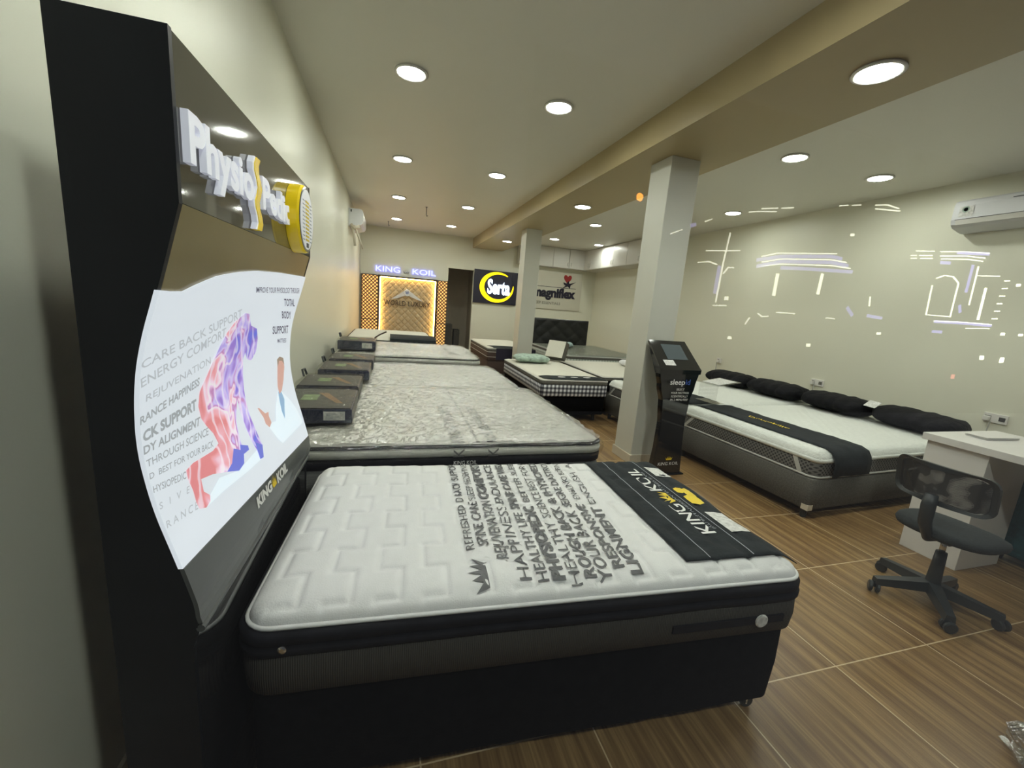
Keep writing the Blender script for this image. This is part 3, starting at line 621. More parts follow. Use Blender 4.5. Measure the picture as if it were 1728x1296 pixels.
# foot banner (separate cloth lying over the mattress)
BN = thing('foot_banner', 'black cloth banner with white lettering lying across the foot of the nearest mattress', 'banner', (.570, 1.490, 0), -math.radians(3.2))
bx0, bx1, by0, by1 = .440, .885, -.435, .470
def bh(x, y):
    if x <= A1 - .05: z = max(h1(x, y), .6)
    else:
        t = x - (A1 - .05); z = h1(A1 - .05, y) - t * .55
    return z + .009 + .010 * math.sin(y * 13) * max(0, (x - .70) / .25) * .8
def bxs(s, y): return bx0 + (bx1 - bx0 + .030 * math.sin(y * 14 + 1)) * s
vs = []; fs = []; NX, NY = 30, 50
for q in (0, 1):
    for j in range(NY + 1):
        for i in range(NX + 1):
            y = by0 + (by1 - by0) * j / NY; x = bxs(i / NX, y); vs.append((x, y, bh(x, y) - q * .003))
n1 = (NX + 1) * (NY + 1)
for j in range(NY):
    for i in range(NX):
        k = j * (NX + 1) + i; fs.append((k, k + 1, k + NX + 2, k + NX + 1)); fs.append((n1 + k, n1 + k + NX + 1, n1 + k + NX + 2, n1 + k + 1))
for i in range(NX): fs.append((i, n1 + i, n1 + i + 1, i + 1)); k = NY * (NX + 1) + i; fs.append((k, k + 1, n1 + k + 1, n1 + k))
for j in range(NY): k = j * (NX + 1); fs.append((k, k + NX + 1, n1 + k + NX + 1, n1 + k)); k += NX; fs.append((k, n1 + k, n1 + k + NX + 1, k + NX + 1))
mk('banner_cloth', vs, fs, mat_cloth, BN, True)
def bfn(x, y, w=0): return Vector((x, y, bh(x, y) + .002))
def btext(body, x, y0, y1, cap, m, bold=0, nm='lettering'):
    return letters(nm, body, lambda u, v, w: bfn(x - cap * v, y0 + (y1 - y0) * u), m, BN, bold=bold)
btext('KING', .675, -.290, -.055, .060, mat_wtext, .012); btext('KOIL', .675, .075, .330, .060, mat_wtext, .012)
flat_poly('crown', [(.675 - .05 * p[1], -.030 + .08 * p[0]) for p in CROWN], bfn, mat_yel, BN)
btext('PREMIUM AMERICAN MATTRESS BRAND', .700, -.26, .30, .014, mat_gtext)
for x in (.535, .715): MB().add([bfn(x, by0 + .005), bfn(x + .004, by0 + .005)] + [p for k in range(1, 31) for p in (bfn(x, by0 + .005 + (by1 - by0 - .01) * k / 30), bfn(x + .004, by0 + .005 + (by1 - by0 - .01) * k / 30))], [(2 * k, 2 * k + 1, 2 * k + 3, 2 * k + 2) for k in range(30)]).build('pinstripe', mat_gtext, BN)
for (y0, y1, m) in ((-.29, -.13, mat_label), (.24, .36, mat_label)):
    flat_poly('printed_photo', [(.745, y0), (.835, y0), (.835, y1), (.745, y1)], bfn, m, BN)
for (c, r) in (((.775, -.02), .035), ((.80, .05), .03), ((.76, .07), .022)):
    flat_poly('yellow_figure', [(c[0] + r * math.cos(t * PI / 4) * (1 + .3 * (t % 2)), c[1] + r * 1.3 * math.sin(t * PI / 4)) for t in range(8)], bfn, mat_yel, BN)
for k in range(5):
    for y0 in (-.30, -.03, .22): btext('supportive sleep comfort lines', .868 + k * .014, y0, y0 + .15, .008, mat_gtext, nm='small_print')
# divan base of the first bed
D1 = thing('divan', 'black divan base on castors under the nearest mattress', 'divan', (.570, 1.490, 0), -math.radians(3.2))
band('black_box', A1 - .012, B1 - .012, .06, [(.085, -.015), (.095, 0), (.25, .004), (.385, .002), (.398, -.01)], mat_black_fab, D1, wob=.008, ne=24)
for (x, y) in ((-A1 + .12, -B1 + .09), (A1 - .07, -B1 + .07), (-A1 + .12, B1 - .09), (A1 - .07, B1 - .07)):
    w = MB().lathe([(.022, -.012), (.026, -.006), (.026, .006), (.022, .012)], 18, Matrix.Translation((x, y, .0265)) @ Matrix.Rotation(PI / 2, 4, 'X')).build('castor', mat_dgrey, D1, False)
    MB().box(-.018, .018, -.016, .016, .05, .088, Matrix.Translation((x, y, 0))).tube([(x - .012, y - .016, .0265), (x - .012, y - .016, .07)], .004, 6).build('castor_fork', mat_chrome, w)

# ------------------------------------------------------------------ wrapped mattresses along the left wall
def wrapped(x0, x1, y0, y1, zt, label, brand=False, r=.10, matt=mat_wrapped, film=True, low=.36, group=None):
    a, b = (x1 - x0) / 2, (y1 - y0) / 2
    t = thing('mattress', label, 'mattress', ((x0 + x1) / 2, (y0 + y1) / 2, 0), 0, group)
    hf = stuffed(zt - .012, .018, a - .01, b - .01, r, lambda x, y: .004 * noise.noise(Vector((x * 6, y * 6, 0))))
    top_sheet('top_panel', a - .01, b - .01, r, hf, 60, 50, matt, t, zt - .02)
    band('dark_piping', a, b, r, [(zt - .030, .002), (zt - .026, .010), (zt - .018, .010), (zt - .014, .0)], mat_border, t, wob=.004, ne=30)
    band('pillow_top_side', a, b, r, [(zt - .082, .0), (zt - .075, .012), (zt - .05, .016), (zt - .030, .004)], matt, t)
    band('black_border', a, b, r, [(zt - .135, .0), (zt - .130, .012), (zt - .088, .014), (zt - .082, .002)], mat_border, t)
    band('ribbed_side', a, b, r, [(low, -.01), (low + .01, .004), (zt - .16, .008), (zt - .135, .0)], mat_rib2, t)
    if brand:
        for xx in (-.42, .50):
            MB().box(xx, xx + .02, -b - .022, -b - .006, low + .03, zt - .13).build('handle_strap', mat_border, t)
            MB().box(xx + .075, xx + .095, -b - .022, -b - .006, low + .03, zt - .13).build('handle_strap', mat_border, t)
        letters('lettering', 'KING KOIL', plane_fn((.02, -b - .018, zt - .122), (.13, 0, 0), (0, 0, .022)), mat_wtext, t)
        tx = MB()
        for (x, cap, s, e, body) in ((.075, .07, -.98, .1, 'KING NATION COMFORT'), (.27, .06, -.98, .0, 'KOIL REDEFINED SLEEP'), (.16, .02, -.98, .9, 'premium mattress with responsive support for a better sleep')):
            vs, fs = text_geo(body, bold=.03)
            mk('printed_lettering', [(x - cap * v.y, b * (s + (e - s) * v.x), hf(x - cap * v.y, b * (s + (e - s) * v.x)) + .002) for v in vs], fs, mat_border, t, recalc=False)
        for (x, body) in ((.075, 'K'), (.27, 'K')):
            vs, fs = text_geo(body, bold=.01)
            mk('printed_lettering', [(x - .06 * v.y, -b - .0175, zt - .078 + .05 * v.x) for v in vs], fs, mat_print, t, recalc=False)
    if film:
        def hw(x, y):
            n_ = noise.noise(Vector((x * 9, y * 20, 3))) + .55 * noise.noise(Vector((x * 24, y * 40, 7))) + .3 * noise.noise(Vector((x * 60, y * 80, 1)))
            return hf(x, y) + .016 + .0125 * n_
        fo = top_sheet('plastic_wrap', a + .004, b + .004, r, hw, 210, 170, mat_film, t)
        for p in fo.data.polygons: p.use_smooth = False
        band('plastic_wrap_side', a + .004, b + .004, r, [(zt - .09, .024), (zt - .06, .030), (zt - .03, .024), (zt - .005, .006), (zt - .002, 0.0)], mat_film_box, t, caps=False, wob=.012, ne=40)
    return t, a, b, hf
def plain_base(x0, x1, y0, y1, z0, z1, label, m=mat_black_fab, feet=True, fm=mat_dgrey):
    a, b = (x1 - x0) / 2, (y1 - y0) / 2
    t = thing('divan', label, 'divan', ((x0 + x1) / 2, (y0 + y1) / 2, 0))
    band('box_body', a, b, .03, [(z0, -.01), (z0 + .01, 0), (z1 - .01, 0), (z1, -.01)], m, t)
    if feet:
        for sx in (-1, 1):
            for sy in (-1, 1):
                MB().lathe([(.018, 0), (.022, .01), (.028, z0 + .004)], 12, Matrix.Translation((sx * (a - .1), sy * (b - .1), 0))).build('foot', fm, t)
    return t
wrapped(-.60, 1.285, 2.16, 3.63, .685, 'plastic-wrapped pale mattress with grey printed stripe, directly behind the nearest bed', True)
plain_base(-.60, 1.26, 2.18, 3.62, .07, .352, 'dark divan base under the first plastic-wrapped mattress', mat_grey_fab)
wrapped(-.60, 1.225, 3.71, 4.98, .675, 'plastic-wrapped pale mattress, second in the row along the left wall', False)
plain_base(-.60, 1.20, 3.69, 4.97, .07, .352, 'dark divan base under the second plastic-wrapped mattress', mat_grey_fab)
t3, a3, b3, h3 = wrapped(-.60, 1.12, 5.06, 6.42, .755, 'thicker plastic-wrapped mattress with brown panel, third in the left row', False, low=.42)
MB().add([(a3 - .36, -b3 + .25, h3(a3 - .36, -b3 + .25) + .003), (a3 - .05, -b3 + .25, h3(a3 - .05, -b3 + .25) + .003), (a3 - .05, b3 - .06, h3(a3 - .05, b3 - .06) + .003), (a3 - .36, b3 - .06, h3(a3 - .36, b3 - .06) + .003)], [(0, 1, 2, 3)]).build('brown_panel', mat_brown, t3)
plain_base(-.60, 1.10, 5.08, 6.40, .07, .412, 'dark divan base under the third wrapped mattress', mat_grey_fab)
t4, a4, b4, h4 = wrapped(-.60, .72, 6.52, 8.4, .79, 'pale mattress without plastic in front of the lit alcove', False, film=False, matt=mat_ivory, low=.42)
plain_base(-.60, .70, 6.54, 8.38, .07, .412, 'dark divan base of the mattress in front of the lit alcove', mat_grey_fab)
BN2 = thing('foot_banner', 'black banner with grey pictures over the mattress edge before the lit alcove', 'banner', (.06, 6.52, 0))
a = MB(); W0, W1 = -.03, .655
strip = [(-.018, .69), (-.020, .745), (-.006, .800), (.06, .818), (.20, .830), (.42, .833)]
st = [(W0, y, z) for y, z in strip] + [(W1, y, z) for y, z in strip]
a.add([(x, y - .012, z + .006) for x, y, z in st] + [(x, y - .012, z + .011) for x, y, z in st], [(k, k + 1, 6 + k + 1, 6 + k) for k in range(5)] + [(12 + k, 18 + k, 18 + k + 1, 12 + k + 1) for k in range(5)] + [(k, 12 + k, 12 + k + 1, k + 1) for k in range(5)] + [(6 + k, 6 + k + 1, 18 + k + 1, 18 + k) for k in range(5)] + [(0, 6, 18, 12), (5, 17, 23, 11)])
a.build('banner_cloth', mat_cloth, BN2)
for x in (.10, .27, .42): MB().box(x, x + .10, -.0375, -.0345, .712, .745).build('printed_photo', mat_label if x != .27 else mat_gtext, BN2)

# pillow boxes in clear bags on the wrapped mattresses
def pillow_box(x0, x1, y0, y1, z0, z1, label, rz=0, tagn=True):
    t = thing('pillow_box', label, 'pillow box', ((x0 + x1) / 2, (y0 + y1) / 2, z0), rz, 'boxed pillows on the left wrapped mattresses')
    a, b, h = (x1 - x0) / 2, (y1 - y0) / 2, z1 - z0
    MB().box(-a, a, -b, b, 0, h - .006, bev=.006).build('carton', mat_navy, t)
    MB().box(-a + .01, a - .01, -b + .01, b - .01, h - .006, h).build('printed_lid', mat_lid, t)
    if tagn:
        MB().box(a * .28, a * .82, -b - .0015, -b, h * .22, h * .80).build('paper_label', mat_label, t)
        q = MB()
        for k in range(6): q.box(a * .34, a * (.5 + .24 * random.random()), -b - .0022, -b - .0016, h * (.28 + .075 * k), h * (.31 + .075 * k))
        q.build('label_print', mat_gtext, t)
    MB().box(-a * .45, -a * .02, -b * .25, b * .30, h + .0005, h + .002).build('green_print', mat_green, t)
    g = MB()
    for (p, q2, s) in ((-a * .1, a * .55, -1), (a * .05, a * .6, -1)):
        g.add([(p, b * .5, h + .0022), (p + .025, b * .5, h + .0022), (q2 + .025, -b * .55, h + .0022), (q2, -b * .55, h + .0022)], [(0, 1, 2, 3)])
    g.build('pale_sash_print', mat_sash, t)
    hs = lambda x, y: h + .010 + .008 * noise.noise(Vector((x * 12 + x0 * 7, y * 12 + y0 * 5, 1))) + .004 * noise.noise(Vector((x * 40, y * 30, 1)))
    o_ = top_sheet('bag_top', a + .008, b + .008, .02, hs, 44, 44, mat_film_box, t)
    for p in o_.data.polygons: p.use_smooth = False
    band('bag_side', a + .008, b + .008, .02, [(0.004, 0.012), (h * .5, .006), (h + .006, 0)], mat_film_box, t, caps=False, wob=.012, ne=14)
    hd = MB().tube([(-a - .005, b - .09, h), (-a - .02, b - .07, h + .045), (-a - .012, b - .02, h + .045), (-a - .002, b + .0, h)], .008, 8); hd.build('bag_handle', mat_dgrey, t)
    return t
mat_lid = mat('dark_printed_lid', (.028, .028, .034), .4, var=.3, vscale=5)
mat_green = mat('pale_green_print', (.22, .32, .16), .5, var=.3, vscale=30)
mat_sash = mat('pale_ochre_sash', (.30, .17, .09), .5, var=.2)
pillow_box(-.60, -.185, 2.42, 2.93, .718, .805, 'navy boxed pillow in clear bag, nearest box on the wrapped mattresses')
pillow_box(-.585, -.185, 3.00, 3.42, .718, .810, 'navy boxed pillow in clear bag, right behind the nearest box', tagn=False)
pillow_box(-.56, -.15, 3.74, 4.22, .708, .795, 'navy boxed pillow in clear bag, third box from the front', tagn=False)
pillow_box(-.54, -.135, 4.28, 4.72, .708, .808, 'navy boxed pillow in clear bag, fourth box from the front', tagn=False)
pillow_box(-.56, -.14, 5.16, 5.62, .790, .895, 'navy boxed pillow in clear bag, farthest box nearest the lit alcove')
s = MB().tube([(0, 0, 0), (.06, -.02, .045), (.14, -.01, .085)], .009, 8).build('strap_end', mat_brown); s.location = (-.16, 5.55, .905); tag(s, 'brown strap end sticking up behind the farthest boxed pillow', 'strap')

# ------------------------------------------------------------------ gingham bed by the far column
def soft_bed(name, x0, x1, y0, y1, z0, zt, label, side_m, top_m, rz=0, r=.05, border=True):
    a, b = (x1 - x0) / 2, (y1 - y0) / 2
    t = thing(name, label, 'mattress', ((x0 + x1) / 2, (y0 + y1) / 2, 0), rz)
    hf = stuffed(zt - .02, .02, a - .006, b - .006, r, lambda x, y: .0035 * noise.noise(Vector((x * 7, y * 7, 0))))
    top_sheet('top_panel', a - .006, b - .006, r, hf, 40, 40, top_m, t, zt - .03)
    band('piping', a, b, r, [(zt - .034, 0), (zt - .03, .006), (zt - .022, .006), (zt - .018, -.004)], mat_wrapped, t)
    if border: band('grey_border', a, b, r, [(zt - .075, .0), (zt - .07, .004), (zt - .034, .002)], mat_grey_fab, t)
    band('side_panel', a, b, r, [(z0, -.005), (z0 + .012, .002), (zt - (.075 if border else .034), .002)], side_m, t)
    return t, a, b, hf
tg, ag, bg, hg = soft_bed('mattress', 1.865, 2.815, 4.80, 6.62, .345, .578, 'cream mattress with black and white gingham sides, near the far column', mat_ging, mat_ivory)
flat = [(-ag + .03, -bg + .05), (-ag + .12, -bg + .012), (ag - .03, -bg + .012), (ag - .01, -bg + .05), (ag - .02, -bg + .20), (-ag + .02, -bg + .21)]
flat_poly('navy_foot_panel', flat, lambda x, y, w: Vector((x, y, hg(x, y) + .007)), mat_cloth, tg)
for k, xx in enumerate((-.16, .02, .20)):
    flat_poly('emblem', [(xx + .055 * math.cos(q * PI / 5), -bg + .11 + .028 * math.sin(q * PI / 5)) for q in range(10)], lambda x, y, w: Vector((x, y, hg(x, y) + .009)), mat_label, tg)
plain_base(1.88, 2.80, 4.82, 6.60, .10, .340, 'black divan base under the gingham mattress', mat_black_fab)
def lumpy(name, label, cat, a, b, h, m, loc, rz=0, amp=.3, film=None, rx=0):
    vs = []; fs = []; nu, nv = 28, 14
    for j in range(nv + 1):
        ph = -PI / 2 + PI * j / nv
        for i in range(nu):
            t = 2 * PI * i / nu
            c, s_ = math.cos(t), math.sin(t); e = .55
            x = a * math.copysign(abs(c) ** e, c) * math.cos(ph) ** .5 if math.cos(ph) > 0 else 0
            y = b * math.copysign(abs(s_) ** e, s_) * math.cos(ph) ** .5 if math.cos(ph) > 0 else 0
            z = h * math.sin(ph)
            q = 1 + amp * noise.noise(Vector((x * 14, y * 14, z * 20)))
            vs.append((x * (1 + (q - 1) * .3), y * (1 + (q - 1) * .3), z * q))
    for j in range(nv):
        for i in range(nu): fs.append((j * nu + i, j * nu + (i + 1) % nu, (j + 1) * nu + (i + 1) % nu, (j + 1) * nu + i))
    zmin = min(v[2] for v in vs)
    o = mk(name, [(v[0], v[1], v[2] - zmin) for v in vs], fs, m, None, True)
    o.location = loc; o.rotation_euler = (rx, 0, rz); return tag(o, label, cat)
mat_mint = mat('pale_green_pillow', (.36, .47, .40), .6, var=.35, vscale=16, bump=.6, bscale=30)
lumpy('pillow', 'pale green patterned pillow in plastic lying on the gingham mattress', 'pillow', .29, .20, .055, mat_mint, (2.20, 6.22, .584), .05, .35)
# leaning mattress sample
sm = thing('mattress_sample', 'small cream mattress sample with dark grey side leaning on the far bed corner', 'mattress sample', (2.66, 6.42, .648), math.radians(-48))
q = Matrix.Rotation(math.radians(-24), 4, 'X')
MB().box(-.16, .16, .0, .15, .0, .31, q, bev=.012).build('grey_core', mat_grey_fab, sm)
MB().box(-.155, .155, -.012, .001, .008, .295, q).build('cream_face', mat_ivory, sm)
# second mattress beside gingham bed
tw, aw, bw, hw_ = soft_bed('mattress', 2.96, 4.45, 5.22, 6.85, .34, .565, 'ivory mattress with black side, between the gingham bed and the right wall', mat_black_fab, mat_ivory)
plain_base(2.97, 4.44, 5.24, 6.84, .07, .335, 'grey framed divan base beside the gingham bed', mat_grey_fab)
MB().box(-.745, -.735, -.93, .93, .315, .335).build('edge_strip', mat_wrapped, bpy.data.objects[[o.name for o in bpy.data.objects if o.get('label', '').startswith('grey framed divan')][0]])
mat_wht = mat('white_satin', (.80, .80, .82), .45, bump=.3, bscale=20)
lumpy('pillow', 'small white pillow half hidden by the near column', 'pillow', .13, .18, .05, mat_wht, (4.02, 6.25, .572), .2, .2)
# plaid wrapped mattress with headboard
tp, ap, bp_, hp = soft_bed('mattress', 3.25, 4.95, 7.1, 9.30, .38, .625, 'grey plaid mattress in clear plastic before the black headboard', mat_plaid, mat_plaid)
top_sheet('plastic_wrap', ap + .004, bp_ + .004, .05, lambda x, y: .632 + .005 * noise.noise(Vector((x * 8, y * 8, 2))), 40, 40, mat_film, tp)
plain_base(3.27, 4.93, 7.12, 9.28, .07, .375, 'dark divan base under the plaid wrapped mattress')
lumpy('pillow', 'pale blue pillow in plastic at the head of the plaid mattress', 'pillow', .26, .17, .06, mat('pale_blue_pillow', (.42, .55, .56), .35, var=.3, vscale=14, bump=.6, bscale=25), (3.62, 8.35, .635), .3, .3)
hb = thing('headboard', 'black tufted upholstered headboard of the plaid mattress bed', 'headboard', (4.03, 9.42, 0))
MB().box(-.72, .72, .0, .06, 0, 1.20, bev=.01).build('backing', mat_black_fab, hb)
def tuft(x, z):
    u, v = x / .18, (z - .45) / .15
    return .02 * abs(math.cos(PI * (u + v) / 2) * math.cos(PI * (u - v) / 2)) ** .5
vs = []; fs = []
for j in range(31):
    for i in range(61):
        x = -.72 + 1.44 * i / 60; z = .45 + .76 * j / 30; e = min(1, min(.72 - abs(x), z - .45, 1.21 - z) / .03)
        vs.append((x, -.005 - (.03 + tuft(x, z)) * max(0, e) ** .5, z))
for j in range(30):
    for i in range(60): k = j * 61 + i; fs.append((k, k + 1, k + 62, k + 61))
mk('tufted_panel', vs, fs, mat('black_leatherette', (.010, .010, .011), .35, var=.2), hb, True)
# brown bed left of the far column
tb, ab, bb, hb_ = soft_bed('mattress', 1.90, 2.92, 7.98, 9.85, .33, .60, 'ivory topped mattress with dark brown sides behind the far column', mat_brown, mat_ivory)
plain_base(1.91, 2.91, 7.99, 9.84, .07, .325, 'dark brown divan base behind the far column', mat_brown)
flat_poly('dark_foot_panel', [(-ab + .12, -bb + .012), (ab - .02, -bb + .012), (ab - .02, -bb + .35), (-ab + .04, -bb + .33)], lambda x, y, w: Vector((x, y, hb_(x, y) + .002)), mat_cloth, tb)
for z in (.40, .50): band('pale_tape', ab, bb, .05, [(z, .003), (z + .003, .007), (z + .007, .007), (z + .01, .003)], mat_wrapped, tb)
MB().box(-.34, ab - .02, -bb - .012, -bb - .004, .35, .585).build('dark_end_panel', mat_navyboard, tb)

# ------------------------------------------------------------------ two beds against the right wall
BA = math.radians(3.5)
def wall_bed(y0, y1, ctr, lab_m, lab_b, runner, r_lab, tagc):
    x0, x1 = 3.05, 5.25
    a, b = (x1 - x0) / 2, (y1 - y0) / 2; cx, cy = ctr
    t = thing('mattress', lab_m, 'mattress', (cx, cy, 0), BA)
    a2, b2 = a - .02, b - .01
    hf = stuffed(.492, .062, a2 + .012, b2 + .012, .07, lambda x, y: .003 * math.sin(x * 60) * math.sin(y * 60), fall=.09)
    top_sheet('quilted_top', a2 + .012, b2 + .012, .07, hf, 110, 70, mat_bedtop, t, .478)
    band('white_edge', a2, b2, .07, [(.458, .0), (.466, .016), (.482, .02), (.494, .014)], mat_bedtop, t, wob=.004, ne=24)
    band('lattice_side', a2, b2, .07, [(.345, .0), (.36, .006), (.44, .006), (.460, .002)], mat_latt, t)
    band('lower_piping', a2, b2, .07, [(.335, .0), (.340, .012), (.350, .012), (.354, .002)], mat_wrapped, t)
    MB().add([(-a2 - .010, -b2 + .16, .475), (-a2 - .010, -b2 + .20, .475), (-a2 - .010, -b2 + .13, .345), (-a2 - .010, -b2 + .09, .345)], [(0, 1, 2, 3)]).build('corner_strap', mat_wrapped, t)
    MB().add([(-a2 - .010, b2 - .16, .475), (-a2 - .010, b2 - .20, .475), (-a2 - .010, b2 - .08, .345), (-a2 - .010, b2 - .04, .345)], [(0, 1, 2, 3)]).build('corner_strap', mat_wrapped, t)
    d = thing('divan', lab_b, 'divan', (cx, cy, 0), BA)
    band('upholstered_box', a, b, .03, [(.085, -.006), (.09, 0), (.325, 0), (.333, -.008)], mat_grey_fab, d)
    for sx in (-1, 1):
        for sy in (-1, 1):
            MB().lathe([(.020, 0), (.022, .015), (.028, .09)], 14, Matrix.Translation((sx * (a - .06), sy * (b - .06), 0))).build('foot', mat_dgrey, d)
    MB().box(-a - .004, -a + .05, -b - .004, -b + .05, .083, .125).build('corner_guard', mat_skirt, d)
    # runner cloth over the foot end
    R_ = thing('bed_runner', r_lab, 'bed runner', (cx, cy, 0), BA)
    x_a, x_b = -a2 + .13, -a2 + .56
    path = [(b2 + .045, .36), (b2 + .045, .45), (b2 + .035, .50), (b2 + .01, .545)]
    ys = [b2 - .05 - (2 * b2 - .10) * k / 24 for k in range(25)]
    zmax = lambda y: max(hf(x_a + .2, y), hf(x_b - .05, y)) + .012
    far = [(y, z) for y, z in path] if not tagc else [(b2 - .004, zmax(b2 - .03) - .004)]
    near = [(-y, z) for y, z in reversed(path)] if tagc else [(-b2 + .004, zmax(b2 - .03) - .004)]
    pts = far + [(y, zmax(y)) for y in ys] + near
    n = len(pts); V = []; F = []
    NXR = 8
    for q in (0, 1):
        for i in range(NXR + 1):
            x = x_a + (x_b - x_a) * i / NXR
            for (y, z) in pts:
                wv = .006 * noise.noise(Vector((x * 9, y * 5, z * 5)))
                V.append((x + wv, y - (.004 * q if y > b2 else -.004 * q if y < -b2 else 0), z + wv - (.004 * q if abs(y) < b2 else 0)))
    m_ = (NXR + 1) * n
    for i in range(NXR):
        for k in range(n - 1):
            e = i * n + k; F.append((e, e + 1, e + n + 1, e + n)); F.append((m_ + e, m_ + e + n, m_ + e + n + 1, m_ + e + 1))
    for k in range(n - 1): F.append((k, m_ + k, m_ + k + 1, k + 1)); e = NXR * n + k; F.append((e, e + 1, m_ + e + 1, m_ + e))
    for i in range(NXR): e = i * n; F.append((e, e + n, m_ + e + n, m_ + e)); e = i * n + n - 1; F.append((e, m_ + e, m_ + e + n, e + n))
    mk('runner_cloth', V, F, mat_cloth, R_, True)
    if tagc:
        letters('embroidery', 'Dunlopillo', lambda u, v, w: Vector((x_a + .22 - .05 * v, .20 - .42 * u + .0, zmax(.2 - .42 * u) + .004 + .003)), mat_yel, R_, bold=.01, shear=.3)
    return cx, cy, a2, b2, hf
wall_bed(2.17, 3.62, (4.164, 2.951), 'cream-white mattress with lattice side against the right wall, nearer one', 'grey upholstered base under the nearer right-wall mattress', True, 'charcoal cloth runner with yellow embroidery over the nearer right-wall mattress', True)
wall_bed(3.64, 5.05, (4.074, 4.408), 'cream-white mattress with lattice side against the right wall, farther one', 'grey upholstered base under the farther right-wall mattress', True, 'charcoal cloth runner over the farther right-wall mattress', False)
def bxf(x, y):
    dx, dy = x - 4.15, y - 2.895; return (4.164 + dx * math.cos(BA) - dy * math.sin(BA), 2.951 + dx * math.sin(BA) + dy * math.cos(BA))
def bolster(y0, y1, x, label, tl):
    vs = []; fs = []; nu, nv = 40, 18; ln = (y1 - y0) / 2
    for i in range(nu + 1):
        t = -1 + 2 * i / nu
        e = max(0, 1 - abs(t) ** 6) ** .5
        for k in range(nv):
            c, s_ = math.cos(2 * PI * k / nv), math.sin(2 * PI * k / nv)
            q = 1 + .12 * noise.noise(Vector((t * 5 + y0, c * 1.5, s_ * 1.5)))
            vs.append((.24 * c * e * q + tl * t, t * ln, .098 + .098 * s_ * e * q))
    for i in range(nu):
        for k in range(nv): fs.append((i * nv + k, i * nv + (k + 1) % nv, (i + 1) * nv + (k + 1) % nv, (i + 1) * nv + k))
    fs.append(tuple(range(nv))); fs.append(tuple(nu * nv + k for k in range(nv)))
    o = mk('bolster_pillow', vs, fs, mat_velvet, None, True); o.location = bxf(x, (y0 + y1) / 2) + (.561,); o.rotation_euler = (0, 0, BA); tag(o, label, 'pillow'); return o
bolster(2.90, 3.60, 4.93, 'black velvet pillow at the head of the nearer right-wall bed, far half', 0)
bolster(2.17, 2.895, 4.98, 'black velvet pillow at the head of the nearer right-wall bed, desk side', .02)
bolster(4.34, 5.04, 4.90, 'black velvet pillow at the head of the farther right-wall bed, far half', 0)
bolster(3.63, 4.335, 4.92, 'black velvet pillow at the head of the farther right-wall bed, near half', 0)
tgc = MB().box(-.07, .07, -.05, .05, 0, .003).build('white_tag', mat_label); tgc.location = bxf(4.86, 2.88) + (.735,); tgc.rotation_euler = (.1, -.35, .2); tag(tgc, 'white paper tag lying on the black pillows of the nearer right-wall bed', 'tag')
# acrylic sign stand on the farther bed
ac = thing('sign_stand', 'clear acrylic stand holding a small card on the farther right-wall bed', 'sign stand', bxf(3.42, 3.66) + (.576,), BA)
MB().box(-.004, .004, -.13, .13, 0, .20).build('upright', mat_acryl, ac)
q = Matrix.Translation((0, 0, .20)) @ Matrix.Rotation(math.radians(-8), 4, 'Y')
MB().box(-.02, .30, -.15, .15, 0, .005, q).build('slanted_plate', mat_acryl, ac)
MB().box(.02, .27, -.12, .12, .006, .008, q).build('printed_card', mat_label, ac)
MB().box(-.03, .12, -.13, .13, .003, .008).build('foot_plate', mat_acryl, ac)

# ------------------------------------------------------------------ touch-screen kiosk
K = thing('kiosk', 'slim black touch-screen kiosk with white lettering beside the near column', 'kiosk', (2.535, 3.10, 0), math.radians(3))
def kw(z):
    pts = [(0, .170), (.10, .163), (.30, .148), (.50, .143), (.70, .160), (.85, .200), (.97, .228), (1.05, .226), (1.23, .205)]
    for (a_, p), (b_, r_) in zip(pts, pts[1:]):
        if z <= b_: break
    t = (z - a_) / (b_ - a_); t = t * t * (3 - 2 * t); return p + (r_ - p) * t
vs = []; fs = []; zs = [i * .03 for i in range(33)]
for z in zs:
    h = kw(z); fy = -.01 * math.cos(z * 3); by = .05 + .03 * max(0, z - .5)
    vs += [(-h, fy + .012, z), (-h + .012, fy, z), (h - .012, fy, z), (h, fy + .012, z), (h, by, z), (-h, by, z)]
for i in range(len(zs) - 1):
    for k in range(6): fs.append((i * 6 + k, i * 6 + (k + 1) % 6, (i + 1) * 6 + (k + 1) % 6, (i + 1) * 6 + k))
fs.append((5, 4, 3, 2, 1, 0)); n = (len(zs) - 1) * 6; fs.append(tuple(n + k for k in range(6)))
mk('body', vs, fs, mat_black_gloss, K, False)
zt = zs[-1]
hd = [(-.228, .002, .96), (.228, .002, .96), (.228, -.002, 1.00), (-.228, -.002, 1.00), (.205, .245, 1.238), (-.205, .245, 1.238), (.205, .262, 1.225), (-.205, .262, 1.225), (-.22, .08, .96), (.22, .08, .96)]
mk('head', hd, [(0, 1, 2, 3), (3, 2, 4, 5), (5, 4, 6, 7), (7, 6, 9, 8), (8, 9, 1, 0), (0, 3, 5, 7, 8), (1, 9, 6, 4, 2)], mat_black_gloss, K)
hq = lambda u, v: Vector((-.22 + .44 * u, -.002 + .247 * v, 1.000 + .238 * v + .0025))
mk('screen', [hq(.28, .34), hq(.80, .34), hq(.79, .86), hq(.27, .86)], [(0, 1, 2, 3)], mat_screen, K)
mk('white_sticker', [hq(.16, .14), hq(.42, .14), hq(.40, .32), hq(.14, .32)], [(0, 1, 2, 3)], mat_label, K)
fy = -.0145
letters('brand_lettering', 'sleep', plane_fn((-.115, fy, .868), (.165, 0, 0), (0, 0, .048)), mat_wtext, K, bold=.012)
letters('brand_lettering', 'id', plane_fn((.058, fy, .868), (.05, 0, 0), (0, 0, .048)), mat_blue, K, bold=.012)
